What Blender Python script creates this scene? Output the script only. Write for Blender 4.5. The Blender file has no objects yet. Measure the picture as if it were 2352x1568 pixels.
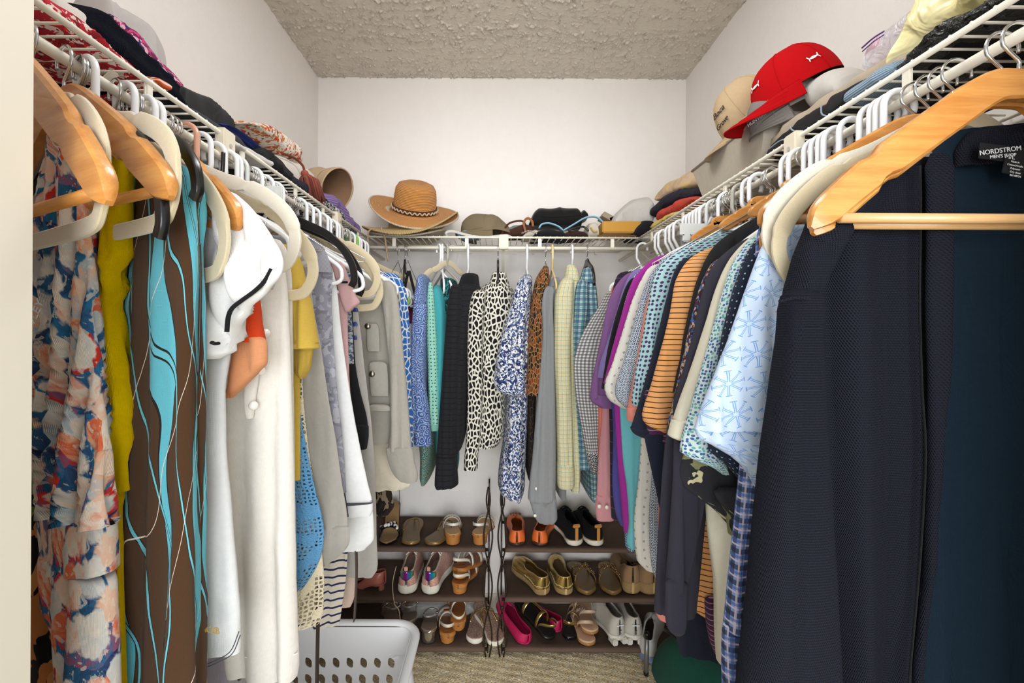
import bpy, bmesh, math, random
import numpy as np
from mathutils import Matrix, Vector
C = bpy.context.scene.collection
PI = math.pi
# ------------------------------------------------------------------ camera, world, lights, exposure
F = 1045.0; VX, VY = 1140.0, 757.0; ROLL = math.radians(0.3); EYE = 1.29
cd = bpy.data.cameras.new('camera'); cam = bpy.data.objects.new('camera', cd); C.objects.link(cam)
cd.sensor_width = 36.0; cd.lens = F / 2352 * 36; cd.clip_start = 0.02
cd.shift_x = (1176 - VX) / 2352; cd.shift_y = (VY - 784) / 2352
cam.matrix_world = Matrix.Translation((0, 0, EYE)) @ Matrix.Rotation(PI / 2, 4, 'X') @ Matrix.Rotation(ROLL, 4, 'Z')
bpy.context.scene.camera = cam
w = bpy.data.worlds.new('world'); bpy.context.scene.world = w; w.use_nodes = True
w.node_tree.nodes['Background'].inputs[0].default_value = (0.93, 0.97, 1.0, 1)
w.node_tree.nodes['Background'].inputs[1].default_value = 1.0
def area(name, loc, rot, sx, sy, power, col):
    l = bpy.data.lights.new(name, 'AREA'); l.shape = 'RECTANGLE'; l.size = sx; l.size_y = sy
    l.energy = power; l.color = col
    o = bpy.data.objects.new(name, l); C.objects.link(o); o.location = loc; o.rotation_euler = rot
    return o
area('ceiling_lamp', (0.02, 0.76, 2.41), (0, 0, 0), 0.26, 1.10, 7.0, (0.95, 0.97, 1.0))
l = bpy.data.lights.new('ceiling_fill', 'POINT'); l.energy = 7.0; l.shadow_soft_size = 0.11; l.color = (0.95, 0.97, 1.0)  # added point light, rakes the ceiling relief and lifts the upper walls
o = bpy.data.objects.new('ceiling_fill', l); C.objects.link(o); o.location = (0.02, 0.80, 2.24)
area('doorway_fill', (0.15, -3.2, 1.25), (PI / 2, 0, 0), 3.4, 2.5, 280.0, (0.92, 0.96, 1.0))  # added fill behind the camera, standing in for daylight through the doorway
vs = bpy.context.scene.view_settings
vs.view_transform = 'Standard'; vs.look = 'None'; vs.exposure = 0.0; vs.gamma = 1.0; vs.use_curve_mapping = False
cy = bpy.context.scene.cycles
cy.max_bounces = 8; cy.diffuse_bounces = 5; cy.transparent_max_bounces = 12

# ------------------------------------------------------------------ helpers: pixels to space
cR, sR = math.cos(ROLL), math.sin(ROLL)
def UV_(px, py):
    dx, dy = px - VX, py - VY
    return (dx * cR + dy * sR) / F, -(-dx * sR + dy * cR) / F
def PY(px, py, d):
    u, v = UV_(px, py); return np.array((u * d, d, EYE + v * d))
def PX(px, py, x):
    u, v = UV_(px, py); d = x / u; return np.array((x, d, EYE + v * d))
def PZ(px, py, z):
    u, v = UV_(px, py); d = (z - EYE) / v; return np.array((u * d, d, z))

# ------------------------------------------------------------------ helpers: objects
def link(o, parent=None):
    C.objects.link(o)
    if parent is not None: o.parent = parent
    return o
def tag(o, label=None, cat=None, group=None, kind=None):
    if label: o['label'] = label
    if cat: o['category'] = cat
    if group: o['group'] = group
    if kind: o['kind'] = kind
    return o
def empty(name, label, cat, loc=(0, 0, 0), rz=0.0, group=None, rot=None):
    o = bpy.data.objects.new(name, None); o.empty_display_size = 0.05
    o.location = loc; o.rotation_euler = rot if rot else (0, 0, rz)
    return tag(link(o), label, cat, group)
def mesh(name, V, Fc, mat, parent=None, uv=None, smooth=True):
    me = bpy.data.meshes.new(name)
    me.from_pydata([tuple(map(float, v)) for v in V], [], Fc)
    if uv is not None:
        l = me.uv_layers.new(name='UVMap'); l.data.foreach_set('uv', np.asarray(uv, dtype=np.float32).ravel())
    me.polygons.foreach_set('use_smooth', [smooth] * len(me.polygons))
    if mat is not None: me.materials.append(mat)
    me.update()
    return link(bpy.data.objects.new(name, me), parent)
class MB:
    def __init__(s): s.V = []; s.F = []; s.U = []
    def add(s, V, Fc, U=None):
        b = len(s.V); s.V.extend([tuple(v) for v in V]); s.F.extend([tuple(i + b for i in f) for f in Fc])
        if U is None: U = [(V[i][0], V[i][2]) for f in Fc for i in f]
        s.U.extend(U); return s
    def box(s, c, d, R=None):
        v = [np.array((x, y, z)) * np.array(d) / 2 for x in (-1, 1) for y in (-1, 1) for z in (-1, 1)]
        if R is not None: v = [np.array(R @ Vector(p)) for p in v]
        v = [p + np.array(c) for p in v]
        return s.add(v, [(0, 1, 3, 2), (4, 6, 7, 5), (0, 4, 5, 1), (2, 3, 7, 6), (0, 2, 6, 4), (1, 5, 7, 3)])
    def build(s, name, mat, parent=None, smooth=False):
        return mesh(name, s.V, s.F, mat, parent, s.U, smooth)
def bevbox(name, c, d, mat, parent=None, bev=0.003, seg=2, R=None):
    bm = bmesh.new(); bmesh.ops.create_cube(bm, size=1)
    for v in bm.verts: v.co = Vector((v.co.x * d[0], v.co.y * d[1], v.co.z * d[2]))
    bmesh.ops.bevel(bm, geom=bm.edges[:], offset=min(bev, min(d) * .45), segments=seg, affect='EDGES')
    me = bpy.data.meshes.new(name)
    uvl = bm.loops.layers.uv.new('UVMap')
    for f in bm.faces:
        for l in f.loops: l[uvl].uv = (l.vert.co.x + l.vert.co.y, l.vert.co.z)
    M = Matrix.Translation(c) @ (R.to_4x4() if R is not None else Matrix.Identity(4))
    bm.transform(M); bm.to_mesh(me); bm.free()
    me.materials.append(mat); me.polygons.foreach_set('use_smooth', [True] * len(me.polygons))
    try: me.set_sharp_from_angle(angle=0.7)
    except Exception: pass
    return link(bpy.data.objects.new(name, me), parent)
def loft(S, closed=True, capa=True, capb=True, anchor=0):
    """S: (n,m,3) sections -> verts, faces, per-loop uvs in metres (arc length, along)"""
    n, m, _ = S.shape
    V = S.reshape(-1, 3)
    d = np.linalg.norm(np.roll(S, -1, 1) - S, axis=2)
    arc = np.concatenate([np.zeros((n, 1)), np.cumsum(d, 1)], 1)
    mid = np.median(arc, 0)
    if closed:
        a0 = mid[anchor]; tot = mid[m]
        uc = mid - a0
    else: uc = mid - mid[(m - 1) // 2]
    al = np.concatenate([[0], np.cumsum(np.linalg.norm(S[1:] - S[:-1], axis=2).mean(1))])
    Fc = []; U = []
    mm = m if closed else m - 1
    half = mid[m] / 2
    for i in range(n - 1):
        for j in range(mm):
            k = (j + 1) % m
            Fc.append((i * m + j, i * m + k, (i + 1) * m + k, (i + 1) * m + j))
            u0, u1 = uc[j], uc[j + 1]
            if closed:
                mdl = (u0 + u1) / 2
                sh = -mid[m] if mdl > half else (mid[m] if mdl < -half else 0)
                u0 += sh; u1 += sh
            U += [(u0, -al[i]), (u1, -al[i]), (u1, -al[i + 1]), (u0, -al[i + 1])]
    if closed and capa: Fc.append(tuple(range(m - 1, -1, -1))); U += [(0, 0)] * m
    if closed and capb: Fc.append(tuple((n - 1) * m + j for j in range(m))); U += [(0, -al[-1])] * m
    return V, Fc, U
def tube_geo(P, r, sides=8, closed=False, flat=None, up=None):
    P = [np.array(p, float) for p in P]; n = len(P)
    rr = r if hasattr(r, '__len__') else [r] * n
    T = []
    for i in range(n):
        if closed: t = P[(i + 1) % n] - P[i - 1]
        else: t = P[min(i + 1, n - 1)] - P[max(i - 1, 0)]
        T.append(t / (np.linalg.norm(t) + 1e-12))
    if up is None:
        up = np.array((0, 0, 1.0)) if abs(T[0][2]) < .9 else np.array((1.0, 0, 0))
        fixed = False
    else: up = np.array(up, float); fixed = True
    S = np.zeros((n + (1 if closed else 0), sides, 3))
    for i in range(n):
        a = np.cross(T[i], up); a /= (np.linalg.norm(a) + 1e-9); b = np.cross(a, T[i])
        if not fixed: up = b
        f = 1.0 if flat is None else (flat[i] if hasattr(flat, '__len__') else flat)
        for k in range(sides):
            th = 2 * PI * (k + .5) / sides
            S[i, k] = P[i] + rr[i] * (math.cos(th) * a + f * math.sin(th) * b)
    if closed: S[n] = S[0]
    return loft(S, True, not closed, not closed)
def tube(name, P, r, mat, parent=None, sides=8, closed=False, flat=None, up=None):
    V, Fc, U = tube_geo(P, r, sides, closed, flat, up)
    return mesh(name, V, Fc, mat, parent, U)
def spline(P, n):
    P = np.array(P, float); k = len(P)
    if k == 2: return P[0] + np.linspace(0, 1, n)[:, None] * (P[1] - P[0])
    s = np.concatenate([[0], np.cumsum(np.maximum(1e-6, np.linalg.norm(np.diff(P, axis=0), axis=1)))])
    q = np.linspace(0, s[-1], n)
    # finite-difference tangents, cubic Hermite
    h = np.diff(s); dl = np.diff(P, axis=0) / h[:, None]
    m = np.zeros_like(P); m[0] = dl[0]; m[-1] = dl[-1]
    for i in range(1, k - 1):
        a, b = dl[i - 1], dl[i]
        same = (a * b) > 0
        w1 = 2 * h[i] + h[i - 1]; w2 = h[i] + 2 * h[i - 1]
        with np.errstate(divide='ignore', invalid='ignore'):
            hm = (w1 + w2) / (w1 / a + w2 / b)
        m[i] = np.where(same, hm, 0.0)
    out = np.zeros((n, P.shape[1])); idx = np.clip(np.searchsorted(s, q, 'right') - 1, 0, k - 2)
    t = ((q - s[idx]) / h[idx])[:, None]; H = h[idx][:, None]
    t2, t3 = t * t, t ** 3
    return (2*t3-3*t2+1)*P[idx] + (t3-2*t2+t)*H*m[idx] + (-2*t3+3*t2)*P[idx+1] + (t3-t2)*H*m[idx+1]
def curve(P, n):  # smooth catmull-rom for shapes in space
    P = np.array(P, float); k = len(P); out = []
    if k == 2: return spline(P, n)
    for q in np.linspace(0, k - 1 - 1e-9, n):
        i = int(q); t = q - i
        p0 = P[i - 1] if i > 0 else 2 * P[0] - P[1]; p1 = P[i]; p2 = P[i + 1]
        p3 = P[i + 2] if i + 2 < k else 2 * P[-1] - P[-2]
        out.append(.5 * ((2*p1) + (-p0+p2)*t + (2*p0-5*p1+4*p2-p3)*t*t + (-p0+3*p1-3*p2+p3)*t**3))
    return np.array(out)
def pnoise(X, seed, freq):
    r = np.random.RandomState(seed); out = np.zeros(X.shape[:-1]); f = freq; a = 1.0
    for o in range(3):
        for k in range(3):
            dv = r.normal(size=3); dv /= np.linalg.norm(dv)
            out += a * np.sin((X @ dv) * f * (0.8 + .5 * r.rand()) + r.rand() * 6.28) / 3
        f *= 2.0; a *= 0.5
    return out

# ------------------------------------------------------------------ materials
def hx(h, g=1.0):
    h = h.lstrip('#'); c = [int(h[i:i + 2], 16) / 255 for i in (0, 2, 4)]
    return tuple(g * (x / 12.92 if x <= .04045 else ((x + .055) / 1.055) ** 2.4) for x in c) + (1.0,)
PS = 1.7  # print scale
class Mt:
    def __init__(s, name, rough=.85, metal=0.0, spec=.3, sheen=0.0, alpha=None, trans=0.0, coat=0.0):
        s.m = bpy.data.materials.new(name); s.m.use_nodes = True; s.t = s.m.node_tree
        s.b = s.t.nodes['Principled BSDF']; i = s.b.inputs
        i['Roughness'].default_value = rough; i['Metallic'].default_value = metal
        i['Specular IOR Level'].default_value = spec; i['Sheen Weight'].default_value = sheen
        i['Transmission Weight'].default_value = trans; i['Coat Weight'].default_value = coat
        if alpha is not None and not hasattr(alpha, 'is_linked'): i['Alpha'].default_value = alpha
        s.uvn = s.t.nodes.new('ShaderNodeUVMap'); mp = s.t.nodes.new('ShaderNodeMapping'); mp.inputs['Scale'].default_value = (PS, PS, 1)
        s.t.links.new(s.uvn.outputs[0], mp.inputs['Vector']); s.uv = mp.outputs[0]
        s.tc = None
    def n(s, ty): return s.t.nodes.new(ty)
    def set(s, sock, v):
        if hasattr(v, 'is_linked') or isinstance(v, bpy.types.NodeSocket): s.t.links.new(v, sock)
        else: sock.default_value = v
    def obj(s):
        if s.tc is None: s.tc = s.n('ShaderNodeTexCoord')
        return s.tc.outputs['Object']
    def mth(s, op, a, b=0.0, c=0.0):
        k = s.n('ShaderNodeMath'); k.operation = op
        s.set(k.inputs[0], a); s.set(k.inputs[1], b); s.set(k.inputs[2], c); return k.outputs[0]
    def vm(s, op, a, b=(0, 0, 0)):
        k = s.n('ShaderNodeVectorMath'); k.operation = op; s.set(k.inputs[0], a); s.set(k.inputs[1], b); return k.outputs[0]
    def scale(s, vec, f): return s.vm('MULTIPLY', vec, f if hasattr(f, '__len__') else (f, f, f))
    def xy(s, vec):
        k = s.n('ShaderNodeSeparateXYZ'); s.set(k.inputs[0], vec); return k.outputs[0], k.outputs[1]
    def comb(s, x, y):
        k = s.n('ShaderNodeCombineXYZ'); s.set(k.inputs[0], x); s.set(k.inputs[1], y); return k.outputs[0]
    def mix(s, fac, a, b, mode='MIX'):
        k = s.n('ShaderNodeMix'); k.data_type = 'RGBA'; k.blend_type = mode
        s.set(k.inputs[0], fac); s.set(k.inputs[6], a); s.set(k.inputs[7], b); return k.outputs[2]
    def noise(s, sc, det=2.0, vec=None, dist=0.0, col=False):
        k = s.n('ShaderNodeTexNoise'); s.set(k.inputs['Vector'], s.uv if vec is None else vec)
        k.inputs['Scale'].default_value = sc; k.inputs['Detail'].default_value = det; k.inputs['Distortion'].default_value = dist
        return k.outputs['Color' if col else 'Fac']
    def voro(s, sc, feat='F1', vec=None, out='Distance', rnd=1.0):
        k = s.n('ShaderNodeTexVoronoi'); k.feature = feat; k.voronoi_dimensions = '2D' if vec is None or True else '3D'
        s.set(k.inputs['Vector'], s.uv if vec is None else vec); k.inputs['Scale'].default_value = sc
        k.inputs['Randomness'].default_value = rnd
        return k.outputs[out]
    def ramp(s, fac, stops, const=True):
        k = s.n('ShaderNodeValToRGB'); s.set(k.inputs[0], fac); r = k.color_ramp
        r.interpolation = 'CONSTANT' if const else 'LINEAR'
        while len(r.elements) < len(stops): r.elements.new(0.5)
        for e, (p, c) in zip(r.elements, stops): e.position = p; e.color = hx(c) if isinstance(c, str) else c
        return k.outputs[0]
    def warp(s, amt, sc, vec=None):
        vec = s.uv if vec is None else vec
        nz = s.noise(sc, 1.5, vec, col=True)
        return s.vm('ADD', vec, s.scale(s.vm('SUBTRACT', nz, (.5, .5, .5)), amt))
    def stripe(s, x, period, width, off=0.0):
        return s.mth('LESS_THAN', s.mth('FRACT', s.mth('MULTIPLY_ADD', x, 1 / period, off)), width / period)
    def lt(s, a, b): return s.mth('LESS_THAN', a, b)
    def gt(s, a, b): return s.mth('GREATER_THAN', a, b)
    def col(s, c): s.set(s.b.inputs['Base Color'], hx(c) if isinstance(c, str) else c); return s
    def bump(s, h, st=.3, dist=.002):
        k = s.n('ShaderNodeBump'); k.inputs['Strength'].default_value = st; k.inputs['Distance'].default_value = dist
        s.set(k.inputs['Height'], h); s.t.links.new(k.outputs[0], s.b.inputs['Normal']); return s
    def cloth(s, st=.35, crease=True):
        """fine weave plus soft creases"""
        x, y = s.xy(s.uv)
        a = s.mth('SINE', s.mth('MULTIPLY', x, 5200)); b = s.mth('SINE', s.mth('MULTIPLY', y, 5200))
        h = s.mth('MULTIPLY', s.mth('ADD', a, b), .12)
        if crease: h = s.mth('ADD', h, s.mth('MULTIPLY', s.noise(24, 3.5, s.scale(s.uv, (1, .5, 1)), .9), 2.2))
        return s.bump(h, min(1, st * 1.5), .006)
def vary(m, c, amt=.10, sc=60):
    """tiny tone mottling of one dye colour"""
    c = hx(c) if isinstance(c, str) else c
    d = tuple(x * (1 - amt) for x in c[:3]) + (1,)
    return m.mix(m.noise(sc, 3), c, d)
def solid(name, c, rough=.88, sheen=.03, st=.35, amt=.12, **k):
    m = Mt(name, rough, sheen=sheen, **k); m.col(vary(m, c, amt)).cloth(st); return m.m
def plain(name, c, rough=.5, metal=0.0, spec=.4, bumps=None, **k):
    m = Mt(name, rough, metal, spec, **k); m.col(hx(c) if isinstance(c, str) else c)
    if bumps: m.bump(m.noise(bumps[0], 3, m.obj()), bumps[1], .002)
    return m.m
MC = {}
def lazy(f):
    def g(*a):
        key = (f.__name__,) + a
        if key not in MC: MC[key] = f(*a)
        return MC[key]
    return g
@lazy
def S_(c, rough=.88): return solid('fabric_' + c.strip('#'), c, rough)
@lazy
def stripes(base, line, period, width, axis='y', warp=.004):
    m = Mt('striped', .88, sheen=.02); x, y = m.xy(m.warp(warp, 12))
    m.col(m.mix(m.stripe(y if axis == 'y' else x, period, width), hx(base), hx(line))).cloth(); return m.m
@lazy
def plaid(base, bands):
    """bands: tuples (colour, period, width, offset, axis, opacity)"""
    m = Mt('plaid', .88, sheen=.02); x, y = m.xy(m.warp(.006, 9)); c = hx(base)
    for (cc, p, w_, o, ax, op) in bands:
        f = m.mth('MULTIPLY', m.stripe(x if ax == 'x' else y, p, w_, o), op)
        c = m.mix(f, c, hx(cc))
    m.col(c).cloth(); return m.m
@lazy
def spots(base, dot, period, rad, rnd=0.0, dot2=None):
    m = Mt('spotted', .85, sheen=.02)
    d = m.voro(1 / period, 'F1', None, 'Distance', rnd)
    if dot2:
        cc = m.voro(1 / period, 'F1', None, 'Color', rnd); r_, g_ = m.xy(cc)
        dc = m.mix(m.gt(r_, .5), hx(dot), hx(dot2))
    else: dc = hx(dot)
    m.col(m.mix(m.lt(d, rad), hx(base), dc)).cloth(); return m.m
@lazy
def blotch(cols, scale, wamt=.02, wsc=30, soft=0, ysc=1.0):
    """painterly cells of the listed colours"""
    m = Mt('blotch_print', .85, sheen=.02)
    v = m.scale(m.warp(wamt, wsc), (1, ysc, 1))
    r_, g_ = m.xy(m.voro(scale, 'F1', v, 'Color'))
    n = m.noise(scale * 1.3, 4, v)
    f = m.mth('ADD', m.mth('MULTIPLY', r_, .72), m.mth('MULTIPLY', n, .35))
    k = len(cols)
    m.col(m.ramp(f, [(i / k, c) for i, c in enumerate(cols)], not soft)).cloth(); return m.m
@lazy
def network(ground, line, scale, width, wamt=.01, wsc=25, ysc=1.0, mid=None):
    """lines that run between cells"""
    m = Mt('network_print', .85, sheen=.02)
    v = m.scale(m.warp(wamt, wsc), (1, ysc, 1))
    e = m.voro(scale, 'DISTANCE_TO_EDGE', v)
    c = m.mix(m.lt(e, width), hx(ground), hx(line))
    if mid:
        r_, g_ = m.xy(m.voro(scale, 'F1', v, 'Color'))
        c = m.mix(m.mth('MULTIPLY', m.gt(e, width), m.gt(r_, .55)), c, hx(mid))
    m.col(c).cloth(); return m.m
@lazy
def leafy(base, cols, scale, thr=.52, ysc=.5):
    m = Mt('leaf_print', .85, sheen=.02); c = hx(base)
    for i, cc in enumerate(cols):
        v = m.vm('ADD', m.scale(m.warp(.012, 40), (1, ysc, 1)), (i * 3.7, i * 1.9, 0))
        c = m.mix(m.gt(m.noise(scale * (1 + .25 * i), 2.5, v, .8), thr + .02 * i), c, hx(cc))
    m.col(c).cloth(); return m.m
@lazy
def paisley(base, cols, scale):
    m = Mt('paisley_print', .85, sheen=.02)
    v = m.warp(.05, 14); d = m.voro(scale, 'F1', v)
    rings = m.mth('FRACT', m.mth('MULTIPLY', d, 4.0)); n = m.noise(scale * 9, 2, v)
    f = m.mth('ADD', m.mth('MULTIPLY', rings, .65), m.mth('MULTIPLY', n, .4))
    k = len(cols) + 1
    m.col(m.ramp(f, [(i / k, c) for i, c in enumerate((base,) + cols)])).cloth(); return m.m
@lazy
def heather(a, b, ysc=.12):
    m = Mt('heather', .9, sheen=.03); m.col(m.mix(m.noise(500, 2, m.scale(m.uv, (.12, 1, 1) if ysc < 1 else (1, .12, 1))), hx(a), hx(b))).cloth(.4); return m.m
@lazy
def knit(c, scale=230, st=.9):
    m = Mt('knit_' + c.strip('#'), .95, sheen=.0, spec=.10)
    x, y = m.xy(m.uv)
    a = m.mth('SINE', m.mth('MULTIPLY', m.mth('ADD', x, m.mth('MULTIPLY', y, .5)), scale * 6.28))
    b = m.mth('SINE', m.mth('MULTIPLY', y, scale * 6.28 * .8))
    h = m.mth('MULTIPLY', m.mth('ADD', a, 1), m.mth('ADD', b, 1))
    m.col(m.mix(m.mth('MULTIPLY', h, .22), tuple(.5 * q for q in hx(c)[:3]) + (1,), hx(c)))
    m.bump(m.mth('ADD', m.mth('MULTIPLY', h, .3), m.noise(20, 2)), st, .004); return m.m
@lazy
def openknit(c, c2, scale, thr):
    """knit with real see-through holes"""
    m = Mt('open_knit', .95, sheen=.05)
    v = m.warp(.006, 60); e = m.voro(scale, 'DISTANCE_TO_EDGE', v, 'Distance', .45)
    m.col(m.mix(m.noise(scale * 3, 3), hx(c), hx(c2)))
    k = m.mth('SUBTRACT', 1.0, m.mth('MULTIPLY', m.gt(e, thr), m.gt(m.noise(14, 1), .47)))
    m.set(m.b.inputs['Alpha'], k); m.bump(m.noise(scale * 2, 3), 1.0, .004); return m.m
# shared hard materials
WHITE_WIRE = plain('white_vinyl_wire', '#e3dccb', .38, 0, .5)
CHROME = plain('chrome', '#c9c9c9', .16, 1.0)
WPLAST = plain('white_plastic', '#e6e6e6', .3, 0, .5)
GPLAST = plain('grey_plastic', '#a9a59a', .35, 0, .5)
BPLAST = plain('black_plastic', '#0d0d0e', .25, 0, .5)
CREAMPL = plain('cream_plastic', '#e0c48c', .35, 0, .5)
GREENPL = plain('green_plastic', '#7cba3c', .35, 0, .5)
PINKPL = plain('peach_clear_plastic', '#d09a80', .2, 0, .5)
CLEARPL = plain('clear_plastic', '#dfe3e3', .12, 0, .5, trans=.75)
def _velvet():
    m = Mt('beige_velvet', .95, sheen=.6); m.col(m.mix(m.noise(900, 3, m.obj()), hx('#cdbf9f'), hx('#b7a786'))).bump(m.noise(1400, 2, m.obj()), .3, .001); return m.m
VELVET = _velvet()
def _velvetw():
    m = Mt('ivory_velvet', .95, sheen=.6); m.col(m.mix(m.noise(900, 3, m.obj()), hx('#dfd7c6'), hx('#cbc2ae'))).bump(m.noise(1400, 2, m.obj()), .3, .001); return m.m
VELVETW = _velvetw()
def _wood(name, a, b):
    m = Mt(name, .32, spec=.5, coat=.3); v = m.scale(m.vm('ADD', m.obj(), (3.1, 1.7, 2.3)), (9, 120, 110))
    f = m.mth('ADD', m.mth('MULTIPLY', m.noise(1.0, 3, v, .25), .75), m.mth('MULTIPLY', m.noise(5, 2, v), .28))
    m.col(m.ramp(f, [(.3, a), (.75, b)], False)); return m.m
WOOD = _wood('varnished_wood', '#d2964e', '#b26e2c')
WOODP = _wood('pale_dowel', '#d9b07c', '#c3935c')
# ------------------------------------------------------------------ the room
XL, XR, YB, ZC = -0.82, 0.861, 2.08, 2.44
def _wall():
    m = Mt('painted_wall', .8, spec=.2); v = m.obj()
    m.col(m.mix(m.noise(30, 3, v), hx('#ebe6e1'), hx('#e6e0da')))
    m.bump(m.mth('ADD', m.noise(130, 3, v), m.mth('MULTIPLY', m.noise(420, 2, v), .5)), .35, .002); return m.m
WALL = _wall()
def _ceil():
    m = Mt('textured_ceiling', .85, spec=.3); m.col(m.mix(m.noise(60, 3, m.obj()), hx('#d6cfc3'), hx('#c9c1b3')))
    m.bump(m.noise(260, 2, m.obj()), .4, .003); return m.m
CEIL = _ceil()
def _carpet():
    m = Mt('carpet', 1.0, spec=.1); v = m.obj()
    f = m.noise(150, 3, v)
    m.col(m.ramp(f, [(.34, '#cfac74'), (.44, '#fae0aa'), (.56, '#fff2d2')], False)); m.bump(m.noise(240, 3, v), 1.0, .012); return m.m
CARPET = _carpet()
TRIM = plain('trim_paint', '#e2dac9', .45)
def slab(name, c, d, mat):
    mb = MB().box((0, 0, 0), d); o = mb.build(name, mat); o.location = c; return tag(o, kind='structure')
slab('wall_left', (XL - .05, 1.14, 1.22), (.1, 1.98, 2.5), WALL)
slab('wall_right', (XR + .05, 1.14, 1.22), (.1, 1.98, 2.5), WALL)
slab('wall_back', ((XL + XR) / 2, YB + .05, 1.22), (XR - XL + .2, .1, 2.5), WALL)
slab('wall_front_left', (-.62, .225, 1.22), (.50, .15, 2.5), WALL)
slab('wall_front_right', (.79, .225, 1.22), (.46, .15, 2.5), WALL)
slab('wall_front_header', (.10, .225, 2.28), (.94, .15, .32), WALL)
for nm, x in (('trim_1', -.371), ('trim_2', .542)):
    o = bevbox(nm, (0, 0, 0), (.036, .20, 2.04), TRIM, None, .004); o.location = (x, .25, 1.02); tag(o, kind='structure')
# ceiling with its knocked-down plaster as real relief
def relief(name, x0, x1, y0, y1, z, step, fn, mat):
    nx, ny = int((x1 - x0) / step) + 1, int((y1 - y0) / step) + 1
    X, Y = np.meshgrid(np.linspace(x0, x1, nx), np.linspace(y0, y1, ny))
    Z = z + fn(X, Y); V = np.stack([X, Y, Z], -1).reshape(-1, 3)
    i = (np.arange(ny - 1)[:, None] * nx + np.arange(nx - 1)[None]).ravel()
    Q = np.stack([i, i + 1, i + nx + 1, i + nx], 1)
    me = bpy.data.meshes.new(name); me.from_pydata(V.tolist(), [], Q.tolist())
    me.polygons.foreach_set('use_smooth', [True] * len(Q)); me.materials.append(mat)
    return link(bpy.data.objects.new(name, me))
def plaster(X, Y):
    P = np.stack([X, Y, 0 * X], -1)
    P = P + .012 * np.stack([pnoise(P, 31, 130), pnoise(P, 32, 130), 0 * X], -1) + .05 * np.stack([pnoise(P, 33, 17), pnoise(P, 34, 17), 0 * X], -1)
    n = pnoise(P, 3, 300) * .9 + .6 * pnoise(P, 8, 520) + .3 * pnoise(P, 12, 120)
    return -.0085 * np.clip(n - .35, 0, .9)
tag(relief('ceiling', XL - .01, XR + .01, 1.40, YB + .01, ZC, .0032, plaster, CEIL), kind='structure')
tag(relief('ceiling', XL - .01, XR + .01, .28, 1.40, ZC, .012, lambda X, Y: 0 * X, CEIL), kind='structure')
slab('ceiling_slab', (.02, 1.14, ZC + .07), (1.9, 2.0, .1), CEIL)
def pile_f(X, Y):
    P = np.stack([X, Y, 0 * X], -1); return .003 * pnoise(P, 5, 260)
tag(relief('floor', XL - .05, XR + .05, -1.3, YB + .02, 0.0, .008, pile_f, CARPET), kind='structure')
slab('floor_slab', (.02, .5, -.06), (3.2, 3.9, .1), CARPET)
for nm, c, d in (('baseboard_back', (.02, YB - .007, .043), (XR - XL, .014, .086)),
                 ('baseboard_left', (XL + .007, 1.2, .043), (.014, 1.74, .086)),
                 ('baseboard_right', (XR - .007, 1.2, .043), (.014, 1.74, .086))):
    o = bevbox(nm, (0, 0, 0), d, TRIM, None, .004); o.location = c; tag(o, kind='structure')

# ------------------------------------------------------------------ wire shelves
ZL = EYE + .36; ZRD = EYE + .319
RODL, RODR, RODB = -.505, .55, 1.775
LIPL, LIPR, LIPB = -.511, .5575, 1.775
def cyl_mesh(name, length, r, sides=8):
    V, Fc, U = tube_geo([(0, -length / 2, 0), (0, length / 2, 0)], r, sides)
    me = bpy.data.meshes.new(name); me.from_pydata([tuple(v) for v in V], [], Fc)
    me.polygons.foreach_set('use_smooth', [True] * len(Fc)); me.materials.append(WHITE_WIRE); return me
def wire_shelf(label, origin, rz, length, lip, joiners, tabs, braces):
    """local frame: along +X the shelf's length, +Y from the wall to the lip"""
    t = empty('wire_shelf', label, 'shelf', origin, rz, 'ventilated wire shelves')
    depth = lip
    def rod(name, y, z, r):
        return tube(name, [(0, y, z), (length / 2, y, z), (length, y, z)], r, WHITE_WIRE, t, 10)
    rod('front_rail', depth, 0, .0042); rod('hang_rod', depth - .004, ZRD - ZL, .0068); rod('back_rail', .012, -.004, .003); rod('middle_rail', depth * .52, -.006, .0028)
    me = cyl_mesh('deck_wire', depth - .008, .0019, 6)
    for k in range(int(length / .0254)):
        o = bpy.data.objects.new('deck_wire', me); link(o, t); o.location = (.012 + k * .0254, depth / 2 + .006, .0036)
    for x in tabs: bevbox('rail_tab', (x, depth - .002, (ZRD - ZL) / 2), (.014, .006, abs(ZRD - ZL) - .002), WHITE_WIRE, t, .002)
    for x in joiners:
        b = bevbox('joiner_block', (x, depth + .002, (ZRD - ZL) / 2 + .002), (.036, .020, .056), plain_('joiner', '#ddd3bd'), t, .003)
        sc = MB(); V, Fc, U = tube_geo([(x, depth + .010, -.019), (x, depth + .0135, -.019)], .004, 10); sc.add(V, Fc, U); sc.build('screw', CHROME, b)
    for x in braces:
        p = bevbox('brace', (0, 0, 0), (.012, .40, .004), WHITE_WIRE, t, .001)
        a = Vector((x, .006, -.26)); b_ = Vector((x, depth - .01, -.012)); dv = b_ - a
        p.location = (a + b_) / 2; p.rotation_euler = (math.atan2(dv.z, dv.y), 0, 0); p.scale = (1, dv.length / .40, 1)
        pl = bevbox('brace_foot', (x, .006, -.27), (.034, .012, .055), WHITE_WIRE, t, .003)
    for k in range(4):
        x = .1 + k * (length - .2) / 3
        bevbox('wall_clip', (x, .006, -.004), (.012, .014, .022), WHITE_WIRE, t, .002)
    return t
_pl = {}
def plain_(n, c, rough=.45):
    if (n, c) not in _pl: _pl[(n, c)] = plain(n, c, rough)
    return _pl[(n, c)]
LY0 = .37
def ly(px): return RODL * F / (px - VX)
def ry(px): return RODR * F / (px - VX)
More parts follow.
